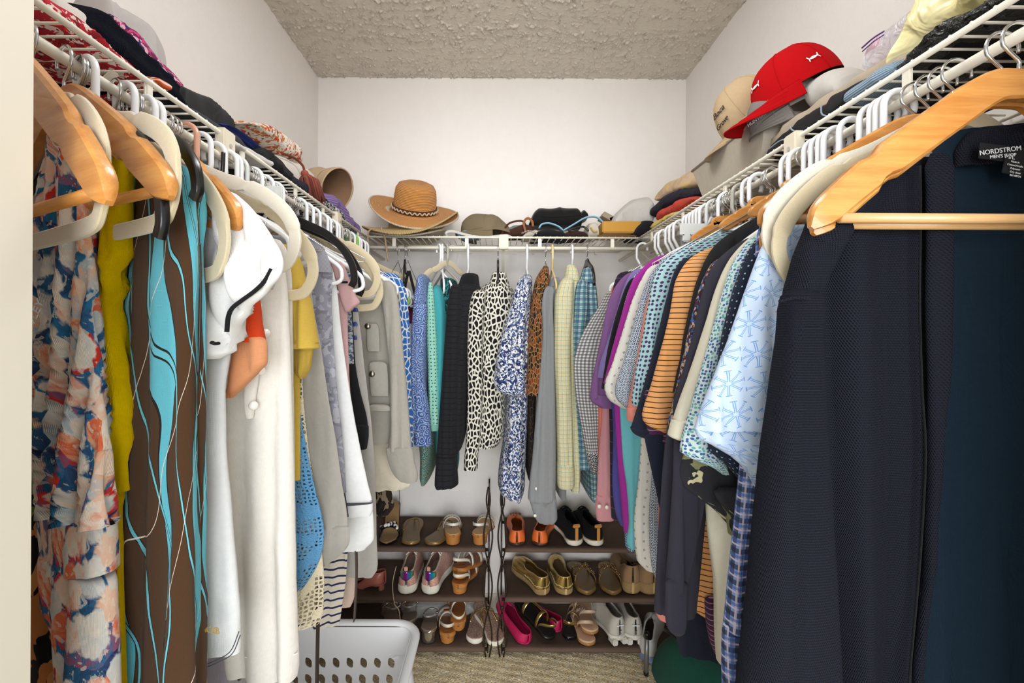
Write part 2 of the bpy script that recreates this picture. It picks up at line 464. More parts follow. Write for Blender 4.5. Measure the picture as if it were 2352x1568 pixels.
# left: local +X towards the door
wire_shelf('white wire shelf with hanging rod along the left wall', (XL, YB, ZL), -PI / 2, YB - LY0, LIPL - XL,
           [YB - ly(520), YB - ly(775)], [YB - ly(q) for q in (350, 563, 684, 747, 826)], [YB - .62, YB - 1.1, .10])
wire_shelf('white wire shelf with hanging rod along the right wall', (XR, LY0, ZL), PI / 2, YB - LY0, XR - LIPR,
           [ry(1815) - LY0], [ry(q) - LY0 for q in (2065, 1655, 1560, 1490, 1795)], [.3, .75, ry(1440) - LY0 - .03])
xb0 = LIPL + .006; xb1 = LIPR - .006
wire_shelf('white wire shelf with hanging rod across the back wall', (xb1, YB, ZL), PI, xb1 - xb0, YB - LIPB,
           [xb1 - PY(1157, 555, LIPB)[0]], [xb1 - PY(q, 555, LIPB)[0] for q in (905, 1072, 1240, 1407)], [xb1 - PY(1157, 555, LIPB)[0]])

# ------------------------------------------------------------------ hangers
ORD = ['nearest', 'second', 'third', 'fourth', 'fifth', 'sixth', 'seventh', 'eighth', 'ninth', 'tenth', 'eleventh', 'twelfth', 'thirteenth',
       'fourteenth', 'fifteenth', 'sixteenth', 'seventeenth', 'eighteenth', 'nineteenth', 'twentieth'] + ['twenty-' + q for q in ('first', 'second', 'third', 'fourth', 'fifth', 'sixth', 'seventh', 'eighth', 'ninth')] + ['thirtieth'] + ['thirty-' + q for q in ('first', 'second', 'third', 'fourth', 'fifth', 'sixth', 'seventh', 'eighth', 'ninth')]
COUNT = {}
HK = {'steel': ('wooden hanger', 'steel'), }
def sweep(path, hw, ht, closed=False, n=8):
    htl = ht if hasattr(ht, '__len__') else None
    """flat bar: path in (u,z), hw half width in plane, ht half thickness across it; superellipse section"""
    P = np.array(path, float); k = len(P); S = np.zeros((k + (1 if closed else 0), 8, 3))
    hw = hw if hasattr(hw, '__len__') else [hw] * k
    for i in range(k):
        t = (P[(i + 1) % k] - P[i - 1]) if closed else (P[min(i + 1, k - 1)] - P[max(i - 1, 0)])
        t = t / (np.linalg.norm(t) + 1e-9); nn = np.array((-t[1], t[0]))
        for j, (a, b) in enumerate(((1, .55), (.84, 1), (-.84, 1), (-1, .55), (-1, -.55), (-.84, -1), (.84, -1), (1, -.55))):
            q = P[i] + nn * hw[i] * a; S[i, j] = (q[0], (htl[i] if htl else ht) * b, q[1])
    if closed: S[k] = S[0]
    return loft(S, True, not closed, not closed)
def hook_path(R, neck, big):
    zc = .0068 + (.0042 if big else .0016) - R
    P = []
    if big:
        for a in np.linspace(math.radians(205), 0, 12): P.append((R * math.cos(a), zc + R * math.sin(a)))
        P += [(R, zc - .018), (R, zc - .034), (R * .85, zc - .040), (R * .35, neck + .012), (0, neck)]
    else:
        for a in np.linspace(math.radians(195), math.radians(-25), 14): P.append((R * math.cos(a), zc + R * math.sin(a)))
        P += [(R * .35, zc - R * .95), (.0, zc - R * 1.3), (0, zc - R * 1.6), (0, neck)]
    return P
HANG_DESC = {'white': 'white plastic tube hanger', 'steel': 'wooden hanger with a bright steel hook', 'wire': 'thin chrome wire hanger', 'velvet': 'beige flocked hanger with shoulder notch',
             'ivory': 'ivory flocked hanger with shoulder notch', 'black': 'black moulded hanger', 'grey': 'grey plastic tube hanger', 'cream': 'cream plastic tube hanger',
             'green': 'lime green plastic tube hanger', 'wood': 'varnished wooden suit hanger', 'peach': 'clear peach plastic hanger', 'clip': 'translucent clip hanger', 'pale': 'thin flocked hanger'}
def hanger(kind, side, at, a=0.0, flip=False, label=None, drop=None, half=None, tilt=0.0, rz=None, thin=1.0, bar=True):
    """side L/R/B, at = position along the rod (depth, or x on the back rod). local x = towards the aisle"""
    key = (kind, side); COUNT[key] = COUNT.get(key, 0) + 1
    where = {'L': 'left rod', 'R': 'right rod', 'B': 'back rod'}[side]
    n = COUNT[key] - 1
    o_ = ORD[n] if side != 'B' else (['leftmost'] + ORD[1:])[n]
    if label is None: label = '%s on the %s, %s of its kind from the %s' % (HANG_DESC[kind], where, o_, 'doorway' if side != 'B' else 'left end')
    if label.count('nearest of its kind from'): label = label.replace('nearest of its kind from the', 'nearest of its kind to the')
    if side == 'L': loc = (RODL, at, ZRD); rz_ = -math.radians(a)
    elif side == 'R': loc = (RODR, at, ZRD); rz_ = PI + math.radians(a)
    else: loc = (at, RODB - .004, ZRD); rz_ = -PI / 2 + math.radians(a)
    t = empty('clothes_hanger', label, 'hanger', loc, rz_, 'hangers on the %s' % where)
    if tilt: t.rotation_euler = (0, math.radians(tilt), rz_)
    mats = {'white': WPLAST, 'grey': GPLAST, 'cream': CREAMPL, 'green': GREENPL, 'peach': PINKPL}
    def put(name, geo, mat, par=t):
        o = mesh(name, geo[0], geo[1], mat, par, geo[2])
        if kind in ('wood', 'steel', 'velvet', 'ivory', 'pale', 'black'): o.data.set_sharp_from_angle(angle=.7)
        return o
    def hk(R, neck, r, mat, big):
        P = hook_path(R, neck, big)
        if big: P = [(p[0], p[1]) for p in P]
        Q = curve([(p[0], 0, p[1]) for p in P], 30)
        return tube('hook', Q, r, mat, t, 10 if big else 8, up=(0, 1, 0))
    if kind in mats:
        m = mats[kind]; H = half or .205; D = drop or .085; nk = -.082
        hk(.021, nk, .0044, m, True)
        loop = curve([(-.0, nk), (H * .45, nk - D * .42), (H * .9, nk - D * .9), (H, nk - D - .012), (H - .012, nk - D - .034), (H * .5, nk - D - .037), (0, nk - D - .037),
                      (-H * .5, nk - D - .037), (-H + .012, nk - D - .034), (-H, nk - D - .012), (-H * .9, nk - D * .9), (-H * .45, nk - D * .42), (0, nk)], 56)[:-1]
        put('frame', tube_geo([(p[0], 0, p[1]) for p in loop], .0042, 8, True, up=(0, 1, 0)), m)
    elif kind in ('velvet', 'ivory', 'pale'):
        m = VELVETW if kind == 'ivory' else VELVET; H = half or .215; D = drop or .10; nk = -.058
        hk(.018, nk, .0017, CHROME, False)
        K = [(0, nk), (.03, nk - .010), (H * .45, nk - D * .42), (H * .72, nk - D * .62), (H * .93, nk - D * .98), (H, nk - D - .035), (H * .96, nk - D - .066), (H * .85, nk - D - .078), (H * .4, nk - D - .080), (0, nk - D - .080)]
        loop = curve(K + [(-x, z) for x, z in K[-2:0:-1]] + [(0, nk)], 96)[:-1]
        hw = []
        for x, z in loop:
            wv = .0085 if z < nk - D - .02 else .0105
            s = abs(x) / H
            if .62 < s < .68 and z > nk - D: wv *= .62
            hw.append(wv)
        put('frame', sweep(loop, hw, .0028, True), m)
    elif kind in ('wood', 'steel'):
        H = half or .215; D = drop or .115; nk = -.046
        hk(.018, nk + .004, .0019, CHROME, False)
        for s in (1, -1):
            path = curve([(0, nk - .012), (s * .03, nk - .016), (s * H * .35, nk - .016 - D * .22), (s * H * .7, nk - .016 - D * .62), (s * H * .92, nk - .016 - D * .92), (s * H, nk - .016 - D * 1.06)], 48)
            hw = []
            for x, z in path:
                q = abs(x) / H; wv = .0195 + .0035 * math.sin(PI * min(1, q * 1.1))
                if .66 < q < .72: wv *= .80
                if q > .9: wv *= max(.35, 1 - ((q - .9) / .1) ** 2 * .6)
                hw.append(wv * thin * (1 if q < .95 else max(.16, (1 - ((q - .95) / .052) ** 2)) ** .5 if q < 1.002 else .3))
            put('arm', sweep(path, hw, [.0065 * (1 if abs(p[0]) / H < .94 else max(.2, 1 - ((abs(p[0]) / H - .94) / .065) ** 2) ** .5) for p in path]), WOOD)
        zb = nk - .016 - D * .98
        if H > .12: tube('bar', [(-H * .86, 0, zb), (0, 0, zb), (H * .86, 0, zb)], .0055, WOODP if kind == 'wood' else WOOD, t, 10)
    elif kind == 'black':
        H = half or .205; D = drop or .10; nk = -.050
        hk(.018, nk + .004, .0017, CHROME, False)
        K = [(0, nk - .006), (H * .4, nk - D * .34), (H * .75, nk - D * .62), (H * .95, nk - D * 1.02), (H, nk - D * 1.35), (H * .97, nk - D * 1.5)]
        path = curve(K[::-1][:-1] and [(-x, z) for x, z in K[::-1]][:-1] + K, 60)
        put('frame', sweep(path, [.011 - .004 * min(1, abs(p[0]) / H) for p in path], .004), BPLAST)
        if bar: tube('bar', [(-H * .93, 0, nk - D * 1.42), (0, 0, nk - D * 1.45), (H * .93, 0, nk - D * 1.42)], .0025, BPLAST, t)
        bevbox('neck_block', (0, 0, nk - .008), (.05, .009, .034), BPLAST, t, .006)
    elif kind == 'wire':
        H = half or .2; D = drop or .10; nk = -.055
        hk(.019, nk, .0014, CHROME, False)
        put('frame', tube_geo([(p[0], 0, p[1]) for p in [(0, nk), (H * .5, nk - D * .5), (H, nk - D), (H - .004, nk - D - .008), (0, nk - D - .01), (-H + .004, nk - D - .008), (-H, nk - D), (-H * .5, nk - D * .5)]], .0013, 6, True, up=(0, 1, 0)), CHROME)
    elif kind == 'clip':
        H = half or .15; nk = -(drop or .075)
        hk(.021, nk, .0044, m_clear(), True)
        bevbox('clamp_bar', (0, 0, nk - .018), (2 * H, .006, .030), m_clear(), t, .002)
        for s in (-1, 1): bevbox('clip', (s * H * .8, -.002, nk - .03), (.02, .012, .040), m_clear(), t, .003)
        for s in (-.9, -.5, .1, .6): bevbox('rivet', (s * H, -.007, nk - .018), (.006, .004, .006), CHROME, t, .001)
    return t
def m_clear(): return plain_('translucent_plastic', '#cfd0cc', .25)

# ------------------------------------------------------------------ cloth
SIDES = {'L': (RODL, -.16, 'l'), 'R': (RODR, .16, 'r'), 'F': (0.0, 0, None)}
def section(A, q, th, cx, sy, t, boff, fold, seed, hem, m, wl, xr, y0, e, N, wr, slant=0.0):
    uc = (A[:, 1] + A[:, 2]) / 2; hw = (A[:, 2] - A[:, 1]) / 2
    tt = t[0] + (t[1] - t[0]) * q ** .7
    tt[0] *= .35; tt[1] *= .75; tt = np.minimum(tt, np.maximum(.002, hw * 1.2 + (.2 if boff > .05 else 0)))
    U = uc[:, None] + hw[:, None] * cx[None]; O = tt[:, None] * sy[None] + boff
    rs = np.random.RandomState(seed + 11); p1, p2, p3 = rs.rand(3) * 6.28
    Z = np.repeat(A[:, :1], m, 1)
    if hem is not None:
        span = (U - A[:, 1:2]) / np.maximum(1e-4, (A[:, 2:3] - A[:, 1:2]))
        Z = Z + (hem[0] * (1 - span) + hem[1] * span) * (q[:, None] ** 4)
        if len(hem) > 2: Z = Z + hem[2] * (1 - (2 * span - 1) ** 2) * (q[:, None] ** 6)
    amp = fold * (.15 + .85 * q ** .8)[:, None]
    ph = .55 * np.sin(Z * 4 + p3) + 2 * PI * slant * Z / wl
    sn = np.sin(2 * PI * U / wl + p1 + ph)
    R = amp * (1.3 * (1 - 2 * np.abs(sn) ** .7) * .6 + .6 * sn + .45 * np.sin(2 * PI * U / (wl * .47) + p2 - ph * .7))
    O = O + R * (1 - .8 * np.abs(cx[None]) ** 5)
    X = xr + U * e[0] + O * N[0]; Y = y0 + U * e[1] + O * N[1]
    S = np.stack([X, Y, Z], -1)
    wn = wr * pnoise(S * np.array((1, 1, .5)), seed, 26) * (.3 + .7 * q[:, None])
    S[..., 0] += wn * N[0]; S[..., 1] += wn * N[1]
    dg = S[..., 2] * .8 + U * 1.0
    cr_ = np.abs(pnoise(np.stack([dg * 1.6, S[..., 2] * .6 - U * 1.5, 0 * dg], -1), seed + 21, 16)) ** .6
    wc = wr * 1.4 * (cr_ - .7) * (.35 + .65 * q[:, None]); S[..., 0] += wc * N[0]; S[..., 1] += wc * N[1]
    wn2 = wr * .6 * pnoise(S * np.array((1, 1, .35)), seed + 5, 18)
    S[..., 0] += wn2 * .5
    return S
def cloth(name, side, y0, rows, mat, parent=None, a=0.0, t=(.007, .015), wall=None, fold=.009, wl=.075, seed=0, hem=None, n=44, m=56, wr=.003, boff=0.0, cap=True, sq=.75, top=True, slant=0.0):
    xr, wdef, ws = SIDES[side]
    wall = wdef if wall is None else wall
    c, s_ = math.cos(math.radians(a)), math.sin(math.radians(a))
    e = np.array((c, -s_)); N = np.array((s_, c))
    def hit(px, py):
        u, v = UV_(px, py); q = (u * y0 - xr) / (c + u * s_); d = y0 - q * s_
        return q, EYE + v * d
    A = []
    for r in rows:
        py, l, rr = r[:3]
        pl = hit(l, py) if l is not None else None; pr = hit(rr, py) if rr is not None else None
        z = np.mean([p[1] for p in (pl, pr) if p is not None])
        ul = pl[0] if pl else wall; ur = pr[0] if pr else wall
        if ur < ul + .012: ul, ur = (ul + ur) / 2 - .006, (ul + ur) / 2 + .006
        A.append((z, ul, ur))
    A = np.array(A)
    if top and cap: A = np.vstack([[A[0, 0] + .006, A[0, 1] * .8 + A[0, 2] * .2, A[0, 1] * .2 + A[0, 2] * .8], A])
    A = spline(A, n)
    q = np.linspace(0, 1, n)
    th = np.linspace(0, 2 * PI, m, endpoint=False)
    cx = np.sign(np.cos(th)) * np.abs(np.cos(th)) ** sq; sy = np.sign(np.sin(th)) * np.abs(np.sin(th)) ** .85
    A0 = A.copy(); fixl = all(r[1] is not None for r in rows); fixr = all(r[2] is not None for r in rows)
    ypl = lambda u: y0 + u * e[1]; xpl = lambda u: xr + u * e[0]
    ppx = lambda X, Y: X / Y
    for it in range(3):
        S = section(A, q, th, cx, sy, t, boff, fold, seed, hem, m, wl, xr, y0, e, N, wr, slant)
        if it == 2: break
        pr = S[..., 0] / S[..., 1]
        for col, f_, fix in ((1, np.min, fixl), (2, np.max, fixr)):
            if not fix: continue
            tgt = xpl(A0[:, col]) / ypl(A0[:, col]); du = .002
            der = (xpl(A[:, col] + du) / ypl(A[:, col] + du) - xpl(A[:, col]) / ypl(A[:, col])) / du
            cor = (tgt - f_(pr, 1)) / der
            k = np.ones(7) / 7; cor = np.convolve(np.pad(cor, 3, mode='edge'), k, 'valid')
            A[:, col] += cor
        bad = A[:, 2] - A[:, 1] < .006; mid_ = (A[:, 1] + A[:, 2]) / 2
        A[bad, 1] = mid_[bad] - .003; A[bad, 2] = mid_[bad] + .003
    anchor = m // 2 if ws == 'r' else 0
    V, Fc, UVs = loft(S, True, cap, False, anchor)
    return mesh(name, V, Fc, mat, parent, UVs)
def garment(side, y0, label, cat, parts, a=0.0, group=None, base=None, name=None):
    xr = SIDES[side][0]
    t = empty(name or cat.replace(' ', '_').replace('-', '_'), label, cat, (0, 0, 0), 0, group)
    for i, p in enumerate(parts):
        nm, rows, mat = p[:3]; kw = dict(p[3]) if len(p) > 3 else {}
        yy = kw.pop('y', y0); aa = kw.pop('a', a); lab = kw.pop('label', None)
        kw.setdefault('seed', int(abs(y0) * 1000) + i * 17)
        o = cloth(nm, kw.pop('side', side), yy, rows, mat, t, aa, **kw)
        if lab: o['label'] = lab
    return t
def px_tube(name, pts, d, r, mat, parent=None, n=24, sides=8, flat=None):
    """tube through pixel points at depth d (or a depth per point)"""
    P = [PY(p[0], p[1], p[2] if len(p) > 2 else d) for p in pts]
    return tube(name, curve(P, n) if len(P) > 2 else P, r, mat, parent, sides, flat=flat)
def ball(name, c, r, mat, parent=None, sc=(1, 1, 1), seg=12):
    bm = bmesh.new(); bmesh.ops.create_uvsphere(bm, u_segments=seg, v_segments=max(6, seg * 2 // 3), radius=r)
    bm.transform(Matrix.Translation(c) @ Matrix.Diagonal((*sc, 1)))
    me = bpy.data.meshes.new(name); bm.to_mesh(me); bm.free(); me.materials.append(mat)
    me.polygons.foreach_set('use_smooth', [True] * len(me.polygons)); return link(bpy.data.objects.new(name, me), parent)
# folded or heaped cloth lying on a shelf
def heap(name, side, xf, xb, st, mat, parent=None, seed=0, n=64, m=64, wr=.006, fr=34, sq=.7, folds=0, fold_amp=.004, bend=0.0):
    """stations (px, py_bottom, py_top) on the plane x=xf (sides L, R) or y=xf (side B); the heap runs back to xb"""
    A = []
    for s in st:
        f = s[3] if len(s) > 3 else xf
        if side == 'B': b = PY(s[0], s[1], f); tp = PY(s[0], s[2], f); A.append((b[0], b[2], tp[2], f))
        else: b = PX(s[0], s[1], f); tp = PX(s[0], s[2], f); A.append(((b[1] + tp[1]) / 2, b[2], tp[2], f))
    A = spline(np.array(A), n)
    th = np.linspace(0, 2 * PI, m, endpoint=False)
    ca = np.sign(np.cos(th)) * np.abs(np.cos(th)) ** sq; sa = np.sign(np.sin(th)) * np.abs(np.sin(th)) ** sq
    S = np.zeros((n, m, 3))
    for i in range(n):
        k = i / (n - 1); e = min(1, min(k, 1 - k) * 9 + .12) ** .5
        pos, zb, zt, f = A[i]; zc = (zb + zt) / 2; hh = max(.003, (zt - zb) / 2) * e; dc = (f + xb) / 2; hd = (f - xb) / 2 * (.75 + .25 * e)
        D = dc + hd * ca; Z = zc + hh * sa
        if folds: D = D + fold_amp * np.sin(PI * folds * (Z - zb) / max(.01, zt - zb)) * np.clip(ca, 0, 1) * np.sign(hd)
        if bend: Z = Z + bend * (1 - ca) * .5
        if side == 'B': S[i] = np.stack([np.full(m, pos), D, Z], -1)
        else: S[i] = np.stack([D, np.full(m, pos), Z], -1)
    c = S.mean(1, keepdims=True); dv = S - c; dv /= np.linalg.norm(dv, axis=2, keepdims=True) + 1e-9
    nz = pnoise(S, seed, fr); W_ = S + .012 * np.stack([pnoise(S, seed + 7, 30), pnoise(S, seed + 8, 30), pnoise(S, seed + 9, 30)], -1)
    rd = 1 - np.abs(pnoise(W_, seed + 3, fr * .9)) ** .7 * 1.8
    S += dv * (wr * 1.5 * (.5 * nz + .8 * rd))[..., None]
    V, Fc, U = loft(S, True, True, True, 0)
    return mesh(name, V, Fc, mat, parent, U)
def text(body, size, M, mat, parent, name='lettering', extrude=.0004, shear=0.0, align='CENTER'):
    cu = bpy.data.curves.new(name, 'FONT'); cu.body = body; cu.size = size; cu.extrude = extrude; cu.shear = shear
    cu.align_x = align; cu.align_y = 'CENTER'; cu.resolution_u = 3
    o = bpy.data.objects.new(name, cu); C.objects.link(o)
    dg = bpy.context.evaluated_depsgraph_get(); dg.update()
    me = bpy.data.meshes.new_from_object(o.evaluated_get(dg)); bpy.data.objects.remove(o)
    me.transform(M); me.materials.clear(); me.materials.append(mat)
    return link(bpy.data.objects.new(name, me), parent)
def frame_px(px, py, d, yaw=0.0, roll=0.0, pitch=0.0):
    """matrix that stands lettering (x right, y up) at a pixel and depth, facing the room"""
    return Matrix.Translation(PY(px, py, d)) @ Matrix.Rotation(yaw, 4, 'Z') @ Matrix.Rotation(PI / 2 + pitch, 4, 'X') @ Matrix.Rotation(roll, 4, 'Z')
# ------------------------------------------------------------------ garment fabrics
FLORAL = blotch(('#f0e2cf', '#2a2140', '#f3c4a8', '#1f6f92', '#efe3d6', '#e87a4a', '#8f86a0', '#f5e9da', '#d8332c', '#2b2247', '#f2b79c', '#9fbecb', '#f2e6d8', '#30518a'), 24, .035, 22, 0, .8)
def _floral():
    m = Mt('watercolour_floral', .85, sheen=.02); U0 = m.scale(m.uv, (1.15, .62, 1))
    v = m.warp(.03, 26, U0); r_, g_ = m.xy(m.voro(26, 'F1', v, 'Color')); d = m.voro(26, 'F1', v)
    n = m.noise(55, 5, v, .6); n2 = m.noise(110, 4, U0, .8)
    petal = m.ramp(m.mth('ADD', m.mth('MULTIPLY', r_, .72), m.mth('MULTIPLY', n, .3)), [(0, '#f8eedd'), (.25, '#f3c3a6'), (.38, '#f7ead8'), (.5, '#d5d6d6'), (.6, '#f4dfca'), (.7, '#ec6a3c'), (.77, '#f5c09a'), (.84, '#b8ccd6'), (.95, '#f6e8d8')], False)
    dark = m.ramp(m.mth('ADD', m.mth('MULTIPLY', g_, .75), m.mth('MULTIPLY', n2, .25)), [(0.1, '#2b2350'), (.38, '#1f78a6'), (.55, '#35265c'), (.7, '#2a6f9a'), (.82, '#d22f26')], False)
    f = m.mth('ADD', m.mth('ADD', d, m.mth('MULTIPLY', m.noise(42, 5, U0, .5), .75)), m.mth('MULTIPLY', n2, .15))
    k = m.n('ShaderNodeMapRange'); m.set(k.inputs[0], f); k.inputs[1].default_value = .95; k.inputs[2].default_value = 1.05
    c = m.mix(k.outputs[0], petal, dark); c = m.mix(m.mth('MULTIPLY', m.gt(m.noise(80, 4, v), .58), .55), c, hx('#f6e9da'))
    m.col(c).cloth(.3); return m.m
FLORAL = _floral()
def _swirl():
    m = Mt('brown_teal_swirl', .8, sheen=.05)
    v = m.scale(m.uv, (1, .42, 1)); w_ = m.vm('ADD', v, m.scale(m.vm('SUBTRACT', m.noise(7, 1.2, v, col=True), (.5, .5, .5)), .16))
    x, y = m.xy(w_)
    s = m.mth('SINE', m.mth('MULTIPLY', x, 62)); n = m.noise(6, 1, w_)
    big = m.gt(m.mth('ADD', s, m.mth('MULTIPLY', n, 1.6)), 1.42)
    s2 = m.mth('ABSOLUTE', m.mth('SINE', m.mth('MULTIPLY_ADD', x, 47, m.mth('MULTIPLY', y, 19))))
    thin = m.lt(s2, .10); mid = m.lt(s2, .17)
    s3 = m.lt(m.mth('ABSOLUTE', m.mth('SINE', m.mth('MULTIPLY_ADD', x, 33, m.mth('MULTIPLY', y, -23)))), .022)
    c = m.mix(big, hx('#4a2f16'), hx('#63bccb')); edge = m.mth('MULTIPLY', m.gt(m.mth('ADD', s, m.mth('MULTIPLY', n, 1.6)), 1.34), m.mth('SUBTRACT', 1.0, big))
    c = m.mix(edge, c, hx('#15100c')); c = m.mix(mid, c, hx('#15100c')); c = m.mix(thin, c, hx('#6cc3d0')); c = m.mix(s3, c, hx('#e8ded0'))
    m.col(c).cloth(.3); return m.m
SWIRL = _swirl()
def _star():
    m = Mt('starburst_print', .8, sheen=.05)
    x, y = m.xy(m.uv); P = .066
    row = m.mth('FLOOR', m.mth('MULTIPLY', y, 1 / P)); off = m.mth('MULTIPLY', m.mth('FRACT', m.mth('MULTIPLY', row, .5)), P)
    fx = m.mth('SUBTRACT', m.mth('FRACT', m.mth('MULTIPLY', m.mth('ADD', x, off), 1 / P)), .5); fy = m.mth('SUBTRACT', m.mth('FRACT', m.mth('MULTIPLY', y, 1 / P)), .5)
    r = m.mth('SQRT', m.mth('ADD', m.mth('MULTIPLY', fx, fx), m.mth('MULTIPLY', fy, fy)))
    an = m.mth('MULTIPLY', m.mth('ARCTAN2', fy, fx), 8 / (2 * PI))
    w_ = m.mth('MULTIPLY', m.mth('ABSOLUTE', m.mth('SUBTRACT', m.mth('FRACT', an), .5)), m.mth('MULTIPLY', r, .785))
    spoke = m.mth('MULTIPLY', m.lt(m.mth('ABSOLUTE', m.mth('SUBTRACT', w_, .022)), .010), m.mth('MULTIPLY', m.gt(r, .07), m.lt(r, .46)))
    cap = m.mth('MULTIPLY', m.lt(m.mth('ABSOLUTE', m.mth('SUBTRACT', r, .45)), .014), m.lt(w_, .08))
    f = m.mth('MULTIPLY', m.mth('MAXIMUM', spoke, cap), .8)
    m.col(m.mix(f, hx('#c6d6ec'), hx('#4a8bcf'))).cloth(.35); return m.m
STAR = _star()
def _marks(base, dot, period, r1, r2):
    m = Mt('scattered_marks', .85, sheen=.02)
    d = m.voro(1 / period, 'F1', None, 'Distance', .15)
    f = m.mth('MULTIPLY', m.lt(d, r1), m.gt(d, r2)); m.col(m.mix(f, vary(m, base), hx(dot))).cloth(); return m.m
CREAMTEE = solid('cream_jersey', '#f5eee2'); WHITE = solid('white_cotton', '#f6f3ef'); WHITE2 = solid('cool_white_jersey', '#f1f0ee'); IVORY = solid('ivory_crepe', '#fbf5ea')
LINEN = solid('white_linen', '#f4ecdf', st=.6); DENIMW = solid('white_denim', '#f3ebdb', st=.6); BLACK = solid('black_fabric', '#101013'); YELLOW = solid('yellow_terry', '#ffd500', st=.5, sheen=.0, spec=.05)
YTEE = heather('#e9c658', '#d3ab3e'); NAVY = solid('navy_jersey', '#161c30'); CHARC = heather('#3a3744', '#2d2b38'); 
NATSWEAT = solid('cream_fleece', '#e9e1c9', sheen=.05)
GREYPRINT = leafy('#9a99a3', ('#86858f', '#b4b2ba'), 26, .55, 1.0)
LACE = openknit('#e6d9be', '#d4c5a6', 75, .2); CROCHET = openknit('#3f83b8', '#78aed4', 85, .26)
BUTT = plain('shell_button', '#d9d0bd', .25); PEARL = plain('pearl', '#efe9e0', .12, 0, .8, coat=.6); METALB = plain('brushed_metal', '#8f8678', .3, 1.0)
THREAD = plain('dark_thread', '#3a3c44', .8)
# ------------------------------------------------------------------ LEFT ROD (nearest first)
garment('L', .548, 'black dress with green and orange shapes, half hidden at the door jamb', 'dress',
        [('bodice', [(560, None, 66), (700, None, 70), (900, None, 76), (1100, None, 90), (1200, None, 93)], leafy('#17171a', ('#6fa04f', '#6fa04f'), 13, .54, .8), dict(wall=-.14, fold=.002)),
         ('skirt', [(1190, None, 92), (1300, None, 94), (1450, None, 112), (1568, None, 131), (2100, None, 160)], leafy('#17171a', ('#e9a061', '#d98a4c'), 9, .54, .7), dict(wall=-.14, fold=.003))], a=30)
garment('L', .53, 'watercolour floral halter dress in cream, navy and coral beside the door jamb', 'dress',
        [('bodice', [(292, 110, 150), (340, 100, 175), (400, 92, 205), (450, 82, 215), (520, 72, 219), (600, 65, 226), (700, 61, 233), (800, 60, 241), (900, 68, 250), (1000, 75, 258), (1100, 82, 264), (1165, 84, 268)], FLORAL, dict(fold=.010, wl=.036, t=(.010, .014), m=96)),
         ('waistband', [(1158, 82, 270), (1200, 83, 271), (1290, 84, 273)], FLORAL, dict(fold=.003, t=(.022, .022), hem=(-.012, .012), cap=False)),
         ('skirt', [(1282, 84, 271), (1350, 92, 274), (1450, 112, 281), (1568, 127, 289), (1800, 140, 300), (2300, 150, 312)], FLORAL, dict(fold=.006, wl=.09, t=(.02, .026), m=64))], a=30)
o = garment('L', .515, 'floral strap of a dress wrapped over the wooden hanger arm', 'strap', [('fold', [(291, 136, 222), (306, 132, 228), (322, 150, 233), (342, 195, 232)], blotch(('#e9b9a0', '#2a2a4c', '#f0d3c0', '#d8785a', '#efe0d0'), 40, .02, 30), dict(fold=.001, t=(.014, .012), cap=True))], a=26)
garment('L', .562, 'bright yellow terry dress hanging in twisted folds', 'dress',
        [('bodice', [(318, 262, 304), (360, 250, 306), (420, 235, 306), (480, 230, 306), (560, 234, 301), (640, 233, 286), (690, 232, 264), (740, 230, 277), (830, 230, 285), (960, 240, 293), (1040, 262, 293), (1124, 262, 286)], YELLOW, dict(fold=.006, wl=.04, t=(.010, .016), slant=.15)),
         ('skirt', [(1118, 258, 284), (1220, 262, 283), (1400, 270, 287), (1568, 278, 291), (2100, 285, 302)], YELLOW, dict(fold=.004, wl=.05))], a=30)
garment('L', .582, 'plain black dress between the yellow and the brown dress', 'dress',
        [('body', [(440, 262, 312), (500, 258, 306), (600, 256, 300), (800, 262, 299), (1000, 268, 297), (1568, 280, 296), (2100, 280, 300)], BLACK, dict(fold=.004))], a=30)
g = garment('L', .60, 'brown maxi dress with turquoise swirls and thin white lines', 'dress',
        [('body', [(398, 300, 428), (430, 285, 446), (470, 275, 452), (560, 268, 458), (700, 262, 456), (800, 262, 453), (1000, 270, 452), (1200, 278, 456), (1568, 284, 459), (2300, 284, 470)], SWIRL, dict(fold=.009, wl=.085, t=(.016, .024), m=72)),
         ('back_panel', [(436, 430, 470), (470, 440, 471), (600, 440, 468), (880, 440, 466), (1100, 430, 462), (1568, 430, 466), (2200, 430, 474)], SWIRL, dict(y=.622, fold=.004, wl=.04))], a=30)
px_tube('zipper', [(459, 558), (461, 640), (460, 760), (456, 862)], .497, .0018, plain('zipper_teeth', '#3b3430', .4, .6), g, flat=.6)
g = garment('L', .645, 'white tunic with a big draped cowl edged in black piping', 'tunic',
        [('body', [(640, None, 560), (720, None, 545), (820, None, 528), (900, None, 519), (1000, None, 520), (1100, None, 526), (1200, None, 535), (1350, None, 547), (1440, None, 554), (1490, None, 555), (1522, None, 553)], WHITE2, dict(fold=.007, wl=.10, hem=(-.012, .012), t=(.016, .022))),
         ('cowl', [(436, 452, 512), (452, 455, 545), (480, 456, 575), (520, 456, 606), (560, 456, 632), (590, 457, 648), (612, 458, 652), (640, 460, 645), (672, 461, 618), (705, 462, 585), (740, 463, 566), (775, 466, 551), (805, 474, 540), (822, 492, 526)], WHITE, dict(y=.628, fold=.016, wl=.085, t=(.008, .014), seed=9, m=96, slant=.42, n=64, wr=.004)),
         ], a=20)
px_tube('piping', [(624, 617), (608, 645), (585, 668), (555, 690), (533, 708), (524, 730), (521, 762)], .53, .0042, BLACK, g, flat=.5)
px_tube('piping', [(486, 786), (494, 789), (502, 788)], .525, .004, BLACK, g, 8, flat=.5)
px_tube('stitching', [(462, 1530), (500, 1514), (530, 1494), (549, 1450)], .55, .0006, THREAD, g)
